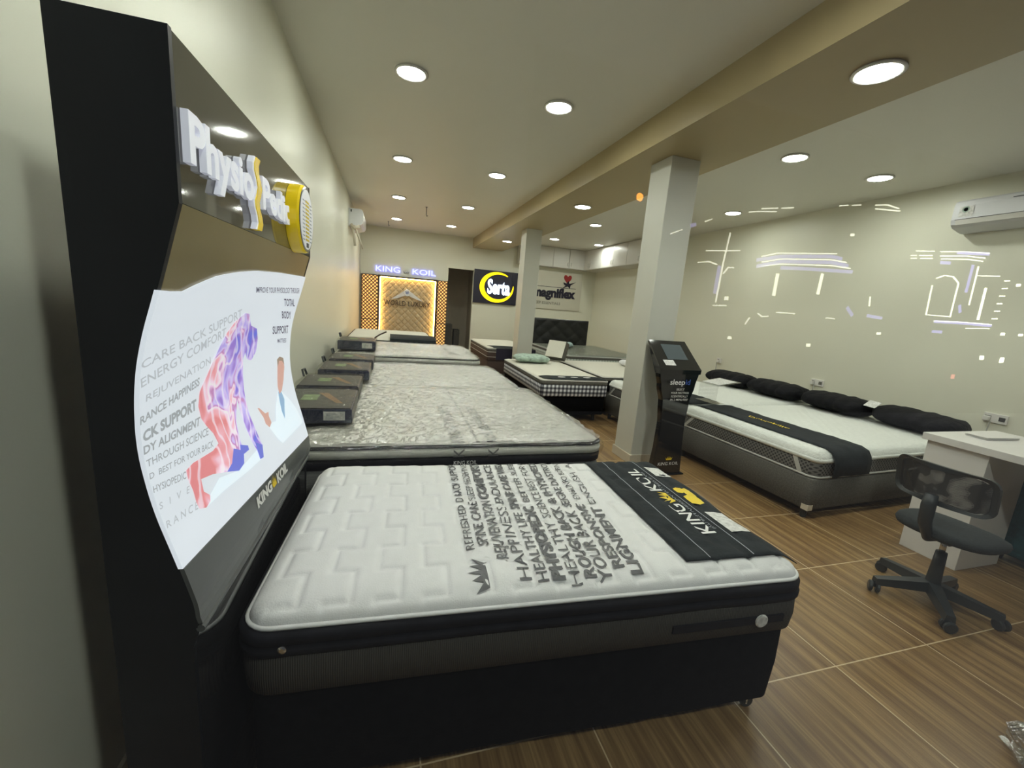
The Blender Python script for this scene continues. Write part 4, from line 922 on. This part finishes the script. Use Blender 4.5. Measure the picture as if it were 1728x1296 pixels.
for k, s_ in enumerate(('SELECT', 'YOUR MATTRESS', 'SCIENTIFICALLY', 'IN 2 MINUTES!')):
    wd = (.09, .20, .19, .20)[k]; letters('lettering', s_, plane_fn((.01 - wd / 2, fy, .815 - .032 * k), (wd, 0, 0), (0, 0, .019)), mat_wtext, K, shear=.15, bold=.01 if k == 3 else 0)
letters('lettering', 'KING KOIL', plane_fn((-.115, fy - .002, .10), (.23, 0, 0), (0, 0, .030)), mat_wtext, K)
flat_poly('crown', [(-.03 + p[0] * .06, .15 + p[1] * .035) for p in CROWN], lambda x, z, w: Vector((x, fy - .002, z)), mat_yel, K)
MB().box(-.19, .19, -.03, .16, 0, .012, bev=.004).build('floor_plate', mat_black_matt, K)

# ------------------------------------------------------------------ desk
Dk = thing('desk', 'white laminate desk with thick panel end at the right wall side', 'desk', (3.50, 1.80, 0))
MB().box(0, .80, -1.25, 0, .785, .83, bev=.002).build('desk_top', mat_white, Dk)
MB().box(.03, .47, -.33, -.02, 0, .785, bev=.002).build('end_panel', mat_white, Dk)
MB().box(.45, .78, -1.24, -1.20, 0, .785, bev=.002).build('end_panel', mat_white, Dk)
lt = thing('laptop', 'closed silver laptop lying on the white desk', 'laptop', (3.93, 1.655, .8315), math.radians(-4))
MB().box(-.15, .15, -.06, .06, 0, .009, bev=.003).build('base', mat_metal, lt); MB().box(-.15, .15, -.06, .06, .0105, .017, bev=.002).build('lid', mat_white, lt)
# teal chair tucked behind
tc_ = thing('armchair', 'teal fabric tub chair tucked under the white desk', 'armchair', (4.42, 1.27, 0))
MB().box(-.36, .34, -.30, .30, .06, .42, bev=.04).build('seat', mat_teal, tc_, True)
MB().box(-.38, .36, .20, .34, .06, .72, bev=.05).build('backrest', mat_teal, tc_, True)
MB().box(-.40, -.30, -.28, .34, .06, .62, bev=.04).build('armrest', mat_teal, tc_, True)
MB().box(.28, .38, -.28, .34, .06, .62, bev=.04).build('armrest', mat_teal, tc_, True)
for sx in (-.30, .28):
    for sy in (-.22, .26): MB().lathe([(.02, 0), (.025, .062)], 12, Matrix.Translation((sx, sy, 0))).build('leg', mat_darkwood, tc_)

# ------------------------------------------------------------------ office chair
Ch = thing('office_chair', 'dark grey swivel task chair with mesh back at the white desk', 'office chair', (2.955, 1.30, 0), 0); Ch.scale = (.95, .95, .97)
def seat_sheet():
    vs = []; fs = []; nu, nr = 40, 8
    prof_ = [(0, .485, 1), (.5, .487, 1), (.85, .482, 1), (.97, .470, 1), (1.0, .452, 1), (.97, .434, 1), (.8, .425, 1), (0, .425, 1)]
    for (r_, z, _) in prof_:
        for k in range(nu):
            t = 2 * PI * k / nu; c, s_ = math.cos(t), math.sin(t)
            x = .215 * math.copysign(abs(c) ** .75, c) * max(r_, .001); y = .225 * math.copysign(abs(s_) ** .75, s_) * max(r_, .001)
            dz = -.02 * max(0, x / .2) ** 2
            vs.append((x + .02, y, z + dz))
    for i in range(len(prof_) - 1):
        for k in range(nu): fs.append((i * nu + k, i * nu + (k + 1) % nu, (i + 1) * nu + (k + 1) % nu, (i + 1) * nu + k))
    return vs, fs
v_, f_ = seat_sheet(); mk('seat', v_, f_, mat_seat, Ch, True)
# backrest: bowed mesh panel in a frame, back at -x
def back_pt(u, v):
    # u -1..1 along y, v -1..1 up
    s = max(abs(u), abs(v)); 
    x, y, _ = rr_map(u, v, .215, .105, .05)
    return Vector((-.225 + .065 * (x / .215) ** 2 - .018 * (y / .105), x, .735 + y))
vs = []; fs = []
for j in range(13):
    for i in range(29): vs.append(back_pt(-.93 + 1.86 * i / 28, -.88 + 1.76 * j / 12))
for j in range(12):
    for i in range(28): k = j * 29 + i; fs.append((k, k + 1, k + 30, k + 29))
cb_ = mk('mesh_backrest', vs, fs, mat_mesh, Ch, True, recalc=False)
ring = [back_pt(math.copysign(1, u) if abs(u) >= abs(v) else u, v if abs(u) >= abs(v) else math.copysign(1, v)) for (u, v) in
        [(-1 + k / 12, -1) for k in range(24)] + [(1, -1 + k / 5) for k in range(10)] + [(1 - k / 12, 1) for k in range(24)] + [(-1, 1 - k / 5) for k in range(10)]]
n = len(ring); vs = []; fs = []
for i, p in enumerate(ring):
    c0 = Vector((p.x, 0, .735)); rad = (Vector((0, p.y, p.z - .735))).normalized()
    for (dx, dr) in ((-.010, .006), (.010, .006), (.010, -.020), (-.010, -.020)): vs.append((p.x + dx, p.y + rad.y * dr, p.z + rad.z * dr))
for i in range(n):
    for k in range(4): fs.append((i * 4 + k, i * 4 + (k + 1) % 4, ((i + 1) % n) * 4 + (k + 1) % 4, ((i + 1) % n) * 4 + k))
mk('back_frame', vs, fs, mat_dgrey, Ch)
MB().tube([(-.236, 0, .68), (-.240, 0, .62), (-.232, 0, .52), (-.17, 0, .425), (-.02, 0, .41)], [.028, .032, .030, .026, .022], 12).build('back_support', mat_dgrey, Ch, True)
MB().box(-.10, .10, -.07, .07, .395, .425, bev=.008).build('seat_plate', mat_dgrey, Ch)
MB().tube([(.02, .06, .41), (.03, .25, .395)], .006, 8).build('lever', mat_dgrey, Ch)
MB().tube([(0, 0, .30), (0, 0, .40)], .014, 14).build('gas_lift', mat_metal, Ch, True)
MB().lathe([(.038, .08), (.036, .10), (.030, .22), (.026, .315)], 20).build('column_cover', mat_dgrey, Ch, True)
for k in range(5):
    t = math.radians(8 + 72 * k); c, s_ = math.cos(t), math.sin(t)
    lg = MB(); R_ = Matrix.Rotation(t, 4, 'Z')
    lg.add([(.02, -.033, .070), (.02, .033, .070), (.02, .028, .130), (.02, -.028, .130), (.29, -.023, .052), (.29, .023, .052), (.29, .018, .090), (.29, -.018, .090)],
           [(0, 1, 2, 3), (4, 7, 6, 5), (0, 4, 5, 1), (1, 5, 6, 2), (2, 6, 7, 3), (3, 7, 4, 0)], R_)
    lo = lg.build('base_leg', mat_dgrey, Ch)
    cs = MB()
    for d in (-.027, .007): cs.lathe([(.024, d), (.031, d + .004), (.031, d + .016), (.024, d + .020)], 16, Matrix.Translation((c * .285, s_ * .285, .0315)) @ Matrix.Rotation(t + .6 * k, 4, 'Z') @ Matrix.Rotation(PI / 2, 4, 'X'))
    cs.tube([(c * .285, s_ * .285, .03), (c * .285, s_ * .285, .065)], .008, 8)
    cs.build('castor', mat_dgrey, lo)

# crumpled clear plastic in the bottom corner
vs = []; fs = []; nu = 26
for j in range(15):
    for i in range(nu):
        ph = PI / 2 * (1 - j / 14); t = 2 * PI * i / nu
        p = Vector((.16 * math.cos(t) * math.cos(ph), .12 * math.sin(t) * math.cos(ph), .13 * math.sin(ph)))
        q_ = 1 + .45 * noise.noise(p * 22) + .2 * noise.noise(p * 60); vs.append((p.x * q_, p.y * q_, max(.002, p.z * q_)))
for j in range(14):
    for i in range(nu): fs.append((j * nu + i, j * nu + (i + 1) % nu, (j + 1) * nu + (i + 1) % nu, (j + 1) * nu + i))
pl = mk('crumpled_plastic', vs, fs, film_mat('crumpled_film', .55, 14, 1.0), None, False); pl.location = (2.31, .56, 0); tag(pl, 'crumpled clear plastic sheet on the floor in the bottom right corner', 'plastic sheet')

# ------------------------------------------------------------------ wall sockets with cables, right wall
def socket(y, z, lab, wide=True):
    t = thing('wall_socket', lab, 'socket', (XR, y, z)); a_ = .085 if wide else .05
    MB().box(-.022, 0, -a_, a_, -.045, .045, bev=.004).build('plate', mat_white, t)
    for s_ in ((-.05, .05) if wide else (.0,)):
        MB().box(-.026, -.0215, s_ - .022, s_ + .022, -.02, .02).build('outlet', mat_metal, t)
    MB().box(-.06, -.022, -.03 if not wide else .03, .0 if not wide else .075, -.03, .012, bev=.004).build('plug', mat_cab, t)
    MB().tube([(-.04, .02, -.03), (-.03, .03, -.12), (-.02, .03, -.35)], .006, 8).build('cable', mat_wrapped, t)
socket(2.41, .745, 'white double wall socket above the white desk'); socket(4.20, .74, 'white wall socket with plug between the two right-wall beds'); socket(6.02, .775, 'small white wall socket farthest along the right wall', False)

# ------------------------------------------------------------------ air conditioners
def ac_unit(y0, y1, zt, x_wall, sgn, lab):
    t = thing('air_conditioner', lab, 'air conditioner', (x_wall - sgn * .004, (y0 + y1) / 2, zt)); b_ = (y1 - y0) / 2
    pr = [(0, 0), (-.19, 0), (-.225, -.02), (-.235, -.06), (-.238, -.19), (-.225, -.235), (-.19, -.262), (-.06, -.295), (0, -.295)]
    MB().prism([(sgn * x, z) for x, z in pr], 'y', -b_, b_).build('casing', mat_ac, t)
    return t, b_
t, b_ = ac_unit(2.04, 3.05, 2.84, XR, 1, 'white split air conditioner high on the right wall')
MB().prism([(-.2395, -.195), (-.231, -.240), (-.226, -.238), (-.2345, -.194)], 'y', -b_ + .05, b_ - .04).build('louvre', mat_cab, t)
MB().box(-.2400, -.2375, -b_ + .03, b_ - .03, -.192, -.188).build('panel_gap', mat_grey_fab, t)
MB().add([(-.2395, b_ - .16, -.07), (-.2395, b_ - .05, -.07), (-.2395, b_ - .05, -.17), (-.2395, b_ - .16, -.17)], [(0, 1, 2, 3)]).build('energy_label', mat_label, t)
MB().lathe([(.030, 0), (.030, .001), (.018, .001), (.018, 0)], 20, Matrix.Translation((-.2400, b_ - .10, -.10)) @ Matrix.Rotation(-PI / 2, 4, 'Y')).build('label_arc', mat_mint, t)
MB().lathe([(.028, 0), (.028, .0015), (.020, .0015), (.020, 0)], 20, Matrix.Translation((-.2395, b_ - .55, -.125)) @ Matrix.Rotation(-PI / 2, 4, 'Y')).build('round_logo', mat_gtext, t)
MB().box(-.2385, -.2355, b_ - .62, b_ - .42, -.052, -.046).build('model_print', mat_dgrey, t)
t, b_ = ac_unit(8.06, 8.95, 2.865, XL, -1, 'white split air conditioner high on the left wall near the back')
MB().box(.225, .232, -b_ - .002, b_, -.19, -.185).build('panel_gap', mat_grey_fab, t)
MB().box(.03, .05, -b_ - .010, -b_, -.06, -.02).build('end_clip', mat_dgrey, t)
MB().tube([(.06, -b_ - .02, -.28), (.08, -b_ - .03, -.40), (.11, -b_ - .03, -.62)], .022, 10).build('drain_hose', mat_pipe, t, True)
MB().tube([(.10, -b_ - .02, -.28), (.15, -b_ - .03, -.42), (.24, -b_ - .03, -.66)], .016, 10).build('cable', mat_pipe, t, True)
MB().tube([(.04, -b_ - .02, -.27), (.10, -b_ - .04, -.33), (.18, -b_ - .03, -.29)], .028, 10).build('pipe_elbow', mat_pipe, t, True)

# ------------------------------------------------------------------ back wall: lit alcove feature
yb = YB
Al = thing('feature_panel', 'amber backlit quilted wall panel flanked by lattice screens on the back wall', 'wall feature', (0, yb, 0))
X0, X1, ZT = -.232, 1.155, 1.895
# quilted centre
vs = []; fs = []; NX, NZ = 110, 120; zb = .30
for j in range(NZ + 1):
    for i in range(NX + 1):
        x = X0 + .03 + (X1 - X0 - .06) * i / NX; z = zb + (ZT - .04 - zb) * j / NZ
        u, v = x / .16, z / .16
        d = min(abs(((u + v) % 1) - .5), abs(((u - v) % 1) - .5)) * 2
        p1 = abs(((u + v) % 1) - .5) * 2; p2 = abs(((u - v) % 1) - .5) * 2
        vs.append((x, -.03 - .022 * ((1 - p1 ** 3) * (1 - p2 ** 3)) ** .5, z))
for j in range(NZ):
    for i in range(NX): k = j * (NX + 1) + i; fs.append((k, k + 1, k + NX + 2, k + NX + 1))
mk('quilted_panel', vs, fs, mat_tan, Al, False)
MB().box(X0, X1, -.02, -.002, zb, ZT).build('panel_backing', mat_tan, Al)
MB().box(X0 + .004, X0 + .024, -.115, -.095, zb, ZT - .02).build('led_strip', mat_cove, Al); MB().box(X1 - .024, X1 - .004, -.115, -.095, zb, ZT - .02).build('led_strip', mat_cove, Al)
MB().box(X0 + .024, X1 - .024, -.115, -.095, ZT - .02, ZT - .002).build('led_strip', mat_cove, Al)
MB().box(X0 - .035, X0, -.12, 0, 0, ZT + .035).build('frame_post', mat_darkwood, Al); MB().box(X1, X1 + .035, -.12, 0, 0, ZT + .035).build('frame_post', mat_darkwood, Al)
MB().box(X0, X1, -.12, 0, ZT, ZT + .035).build('frame_header', mat_darkwood, Al)
for (a0, a1) in ((-.665, X0 - .035), (X1 + .035, 1.46)):
    p = MB().box(a0 + .02, a1 - .01, -.03, -.004, .05, ZT + .01).build('backlight', mat_amber, Al)
    lb_ = MB(); w_ = a1 - .01 - (a0 + .02); hh = ZT + .01 - .05
    stp = .088; k = 0; s0 = -hh
    import itertools
    n_ = int((w_ + hh) / stp) + 1
    for k in range(n_ + 1):
        for sg in (1, -1):
            c = k * stp - (hh if sg > 0 else 0)
            # line x = c + z (sg>0) or x = c - z
            pts_ = []
            if sg > 0:
                z0 = max(0, -c); z1 = min(hh, w_ - c); 
                if z1 <= z0: continue
                P0, P1 = (c + z0, z0), (c + z1, z1)
            else:
                z0 = max(0, c - w_); z1 = min(hh, c)
                if z1 <= z0: continue
                P0, P1 = (c - z0, z0), (c - z1, z1)
            d = Vector((P1[0] - P0[0], P1[1] - P0[1])).normalized(); nx_, nz_ = -d.y * .011, d.x * .011
            q4 = [(P0[0] + nx_, P0[1] + nz_), (P0[0] - nx_, P0[1] - nz_), (P1[0] - nx_, P1[1] - nz_), (P1[0] + nx_, P1[1] + nz_)]
            lb_.prism([(a0 + .02 + x, .05 + z) for x, z in q4], 'y', -.06 - (.002 if sg > 0 else 0), -.048)
    lb_.build('lattice_screen', mat_latbar, Al)
    MB().box(a0, a0 + .02, -.07, 0, 0, ZT + .03).box(a1 - .01, a1, -.07, 0, 0, ZT + .03).box(a0, a1, -.07, 0, ZT + .012, ZT + .03).build('screen_frame', mat_latbar, Al)
    MB().box(a0 + .02, a1 - .01, -.075, -.06, .815, .835).build('shelf_rail', mat_darkwood, Al)
# emblem and words
em = thing('emblem_sign', 'silver winged emblem with dark lettering on the quilted backlit panel', 'sign', (.44, yb - .075, 0))
wing = [(0, .0), (.10, -.045), (.24, -.10), (.38, -.135), (.39, -.125), (.28, -.05), (.20, .0), (.14, .05), (.08, .09), (0, .10)]
MB().prism([(x, 1.49 + z) for x, z in wing] + [(-x, 1.49 + z) for x, z in reversed(wing[1:-1])], 'y', -.012, 0).build('wings', mat_ac, em)
MB().lathe([(.085, 0), (.085, .02), (.07, .026), (.066, .02), (.001, .02)], 28, Matrix.Translation((0, -.012, 1.54)) @ Matrix.Rotation(PI / 2, 4, 'X')).build('medallion', mat_ac, em)
letters('medallion_letter', 'W', plane_fn((-.042, -.036, 1.505), (.085, 0, 0), (0, 0, .07)), mat_blue, em, bold=.02)
letters('lettering', 'WORLD LUXURY', plane_fn((-.56, -.010, 1.21), (1.14, 0, 0), (0, 0, .125), (0, -1, 0)), mat_darkwood, em, bold=.0, extrude=.01)
s1 = tag(thing('letter_sign', 'blue glowing brand letters on the back wall above the lit alcove', 'sign', (0, yb, 0)))
letters('letters_left', 'KING', plane_fn((-.33, -.03, 2.02), (.58, .0, 0), (0, 0, .13), (0, -1, 0)), mat_neon_blue, s1, bold=-.002, extrude=.006)
letters('letters_right', 'KOIL', plane_fn((.56, -.03, 2.02), (.58, 0, 0), (0, 0, .13), (0, -1, 0)), mat_neon_blue, s1, bold=-.002, extrude=.006)
MB().prism([(.35 + .11 * p[0], 2.03 + .06 * p[1]) for p in CROWN], 'y', -.03, -.015).build('crown', mat_metal, s1)

# corridor contents
for (x, y, w_, h, lab) in ((1.66, yb + .9, .18, .78, 'dark box standing in the corridor doorway, left one'), (1.92, yb + 1.1, .16, .62, 'dark box standing in the corridor doorway, right one')):
    o = MB().box(-w_ / 2, w_ / 2, -.15, .15, 0, h, bev=.01).box(-w_ / 2 - .005, w_ / 2 + .005, -.155, .155, h * .8, h * .84).build('storage_box', mat_grey_fab); o.location = (x, y, 0); tag(o, lab, 'box')
# yellow ring sign
S = thing('wall_sign', 'navy sign board with glowing yellow ring and white letters on the back wall', 'sign', (2.15, yb, 0))
MB().box(0, 1.20, -.06, 0, 1.445, 2.315, bev=.004).build('board', mat_navyboard, S)
oc, ic = [], []
for k in range(61):
    t = math.radians(52 + 318 * k / 60)
    oc.append((.625 + .47 * math.cos(t), 1.885 + .40 * math.sin(t)))
    th = max(0.0, math.sin(PI * min(1, (k + 1) / 61)) ** .5) * .105
    ic.append((.625 + .02 * (th / .105) + (.47 - th) * math.cos(t), 1.885 + (.40 - th * .9) * math.sin(t)))
rv = [(x, -.085, z) for x, z in oc] + [(x, -.085, z) for x, z in ic] + [(x, -.06, z) for x, z in oc] + [(x, -.06, z) for x, z in ic]
rf = []
for k in range(60): rf += [(k, k + 1, 62 + k, 61 + k), (122 + k, 183 + k, 184 + k, 123 + k), (k, 122 + k, 123 + k, k + 1), (61 + k, 62 + k, 184 + k, 183 + k)]
mk('glowing_ring', rv, rf, mat_serta_y, S)
letters('letters', 'Serta', plane_fn((.37, -.085, 1.72), (.62, 0, -.01), (0, 0, .36), (0, -1, 0)), mat_serta_w, S, bold=.03, extrude=.02)
# pale magnet sign
G = thing('wall_sign', 'pale sign board with dark lettering and red heart figure above the headboard', 'sign', (3.73, yb, 0))
MB().box(0, 1.56, -.03, 0, 1.425, 2.47, bev=.004).build('board', mat_signwhite, G)
letters('letters', 'magniflex', plane_fn((-.02 + .12, -.034, 1.77), (1.28, 0, 0), (0, 0, .24), (0, -1, 0)), mat_navyboard, G, bold=.045, extrude=.012)
letters('letters', 'SLEEP ESSENTIALS', plane_fn((.10, -.033, 1.56), (.84, 0, 0), (0, 0, .07)), mat_grey_fab, G)
MB().box(.12, 1.38, -.034, -.03, 2.035, 2.048).build('rule_line', mat_navyboard, G)
hp_ = [(0, -.12), (.09, -.02), (.11, .04), (.085, .09), (.04, .09), (0, .05), (-.04, .09), (-.085, .09), (-.11, .04), (-.09, -.02)]
MB().prism([(1.00 + .1 + x * 1.1, 2.30 + z * 1.1) for x, z in hp_], 'y', -.045, -.03).build('heart', mat_red, G)
fg = [(.96, 2.03), (1.05, 2.11), (.99, 2.15), (.98, 2.20), (1.07, 2.17), (1.13, 2.25), (1.16, 2.17), (1.36, 2.23), (1.20, 2.13), (1.19, 2.04), (1.12, 2.10)]
MB().prism(fg, 'y', -.05, -.034).build('dancing_figure', mat_navyboard, G)

# ------------------------------------------------------------------ wall cupboards
def cupboard(name_lab, x0, x1, y0, y1, face, doors):
    t = thing('wall_cupboard', name_lab, 'cupboard', (x0, y0, 2.555)); h = ZC - 2.555 - .005
    MB().box(.002, x1 - x0 - .002, 0.002, y1 - y0 - .002, 0.002, h).build('carcass', mat_cab, t)
    for k in range(doors):
        if face == 'y':
            wd = (x1 - x0) / doors; d = MB().box(k * wd + .004, (k + 1) * wd - .004, -.02, -.001, .01, h - .01, bev=.002).build('door', mat_cab, t)
            hx = (k + 1) * wd - .05 if k % 2 == 0 else k * wd + .05
            MB().tube([(hx, -.022, .06), (hx, -.045, .065), (hx, -.045, .155), (hx, -.022, .16)], .006, 6).build('handle', mat_metal, d)
        else:
            wd = (y1 - y0) / doors; d = MB().box(-.02, -.001, k * wd + .004, (k + 1) * wd - .004, .01, h - .01, bev=.002).build('door', mat_cab, t)
            hy = (k + 1) * wd - .05 if k % 2 == 0 else k * wd + .05
            MB().tube([(-.022, hy, .06), (-.045, hy, .065), (-.045, hy, .155), (-.022, hy, .16)], .006, 6).build('handle', mat_metal, d)
    return t
cupboard('white overhead cupboard run on the back wall above the pale sign', 3.30, 5.20, 10.95, YB, 'y', 4)
cupboard('white overhead cupboard run on the far right wall, back section', 5.20, XR, 8.75, YB, 'x', 4)
cupboard('white overhead cupboard run on the far right wall, front section', 5.20, XR, 7.60, 8.745, 'x', 2)

# ------------------------------------------------------------------ street side behind the camera: building outlined in LED strips, mirrored in the shop glass
St = thing('street_building', 'night building outlined with white and violet light strips, seen mirrored in the shop glass', 'building', (0, -19.76, 0))
MB().box(6, 52, -1.0, -.15, -4, 13).build('facade', mat_facade, St)
mat_sw = emis('street_white_led', (1.0, 1.0, .78), 10.0); mat_sp = emis('street_violet_led', (.42, .36, 1.0), 4.2); mat_so = emis('street_amber_lamp', (1.0, .32, .03), 22.0); mat_sr = emis('street_red_lamp', (1, .25, .2), 5)
C0 = Vector((0, 0, 1.45))
def vpix(px, py):
    # where the mirror image of the facade plane is met; coordinates of a measured point of the photograph's reflection
    d = right * ((px - 864) / 698.95) + down * ((py - 648) / 698.95) + fwd
    t = 20.0 / d.y; p = C0 + d * t; return Vector((p.x, 0, p.z))
def crop(p): return (1120 + p[0] * .355, 160 + p[1] * .355)
def strip(pts, m, th):
    P = [vpix(*crop(p)) for p in pts]; b_ = MB()
    for p, q in zip(P, P[1:]):
        d = (q - p); 
        if d.length < 1e-4: continue
        n_ = Vector((-d.z, 0, d.x)).normalized() * th
        b_.add([p + n_ + Vector((0, 0, 0)), p - n_, q - n_, q + n_, p + n_ + Vector((0, -.06, 0)), p - n_ + Vector((0, -.06, 0)), q - n_ + Vector((0, -.06, 0)), q + n_ + Vector((0, -.06, 0))], [(0, 1, 2, 3), (7, 6, 5, 4), (0, 4, 5, 1), (1, 5, 6, 2), (2, 6, 7, 3), (3, 7, 4, 0)])
    b_.build('light_strip', m, St)
W_ = [[(470, 768), (545, 752), (825, 755)], [(470, 795), (560, 780), (800, 784), (872, 797)], [(450, 815), (560, 804), (800, 812), (890, 825)],
      [(205, 740), (300, 741), (365, 740)], [(320, 655), (285, 800), (250, 985)], [(285, 850), (310, 820), (335, 822)], [(165, 797), (215, 792), (255, 806)], [(235, 1001), (300, 1002)],
      [(1205, 742), (1290, 743)], [(1320, 745), (1420, 745), (1550, 754)], [(1320, 766), (1440, 766), (1530, 776)], [(1325, 780), (1450, 782), (1520, 791)],
      [(1280, 905), (1250, 1045), (1365, 1055), (1405, 895), (1380, 865), (1340, 858), (1300, 872)], [(1500, 815), (1455, 1000)], [(1495, 860), (1600, 862)], [(1290, 1075), (1430, 1082), (1560, 1092)],
      [(1440, 1110), (1550, 1111)], [(410, 556), (470, 554), (540, 555)], [(470, 541), (545, 538)], [(565, 538), (620, 536)], [(1010, 524), (1065, 522), (1120, 540)], [(1010, 541), (1125, 552)],
      [(35, 660), (90, 640)], [(200, 602), (232, 590)], [(540, 1034), (625, 1040)], [(410, 1060), (390, 1090)], [(450, 1038), (470, 1055), (500, 1052)], [(985, 960), (980, 1005)], [(840, 527), (880, 524)], [(900, 525), (940, 523)],
      [(1180, 763), (1205, 763)], [(1220, 763), (1280, 764)], [(1180, 777), (1205, 777)], [(1225, 777), (1280, 778)], [(775, 620 + 440), (815, 620 + 445)]]
for s_ in W_: strip(s_, mat_sw, .028)
for s_ in ([(545, 850), (525, 955)], [(758, 850), (735, 948)], [(1535, 918), (1497, 1070)]): strip(s_, mat_sw, .09)
for k in range(6): strip([(1625 - k * 12, 885 + k * 36), (1648 - k * 12, 885 + k * 36)], mat_sw, .04)
for s_ in ([(445, 785), (560, 768), (800, 768), (850, 780)], [(445, 815), (560, 792), (800, 797), (880, 812)], [(560, 822), (700, 828), (900, 842)], [(268, 812), (245, 945)], [(1475, 808), (1440, 940)],
           [(1400, 750), (1550, 757)], [(1290, 1078), (1420, 1085), (1560, 1098)], [(1280, 1125), (1325, 1128)], [(1320, 797), (1365, 800)], [(875, 1010), (900, 1050)], [(970, 1050), (1040, 1062)], [(1410, 1000), (1412, 1035)], [(130, 622), (155, 615)]): strip(s_, mat_sp, .10)
for (x, y, r_) in ((315, 1155, .08), (690, 1190, .09), (1515, 1250, .15), (1610, 1262, .2), (1025, 1135, .08), (900, 665, .07), (1615, 1138, .1), (1700, 1142, .09), (300, 967, .1), (1690, 905, .09)):
    strip([(x - 8, y), (x + 8, y)], mat_sw, r_)
strip([(1371, 1340), (1383, 1340)], mat_sr, .15)
for (px, py, r_) in ((1079, 333, 5),):
    c = vpix(px, py); MB().lathe([(.02, 0), (.16, .01), (.20, .05), (.16, .09), (.02, .1)], 20, Matrix.Translation(c) @ Matrix.Rotation(-PI / 2, 4, 'X')).build('amber_lamp', mat_so, St)
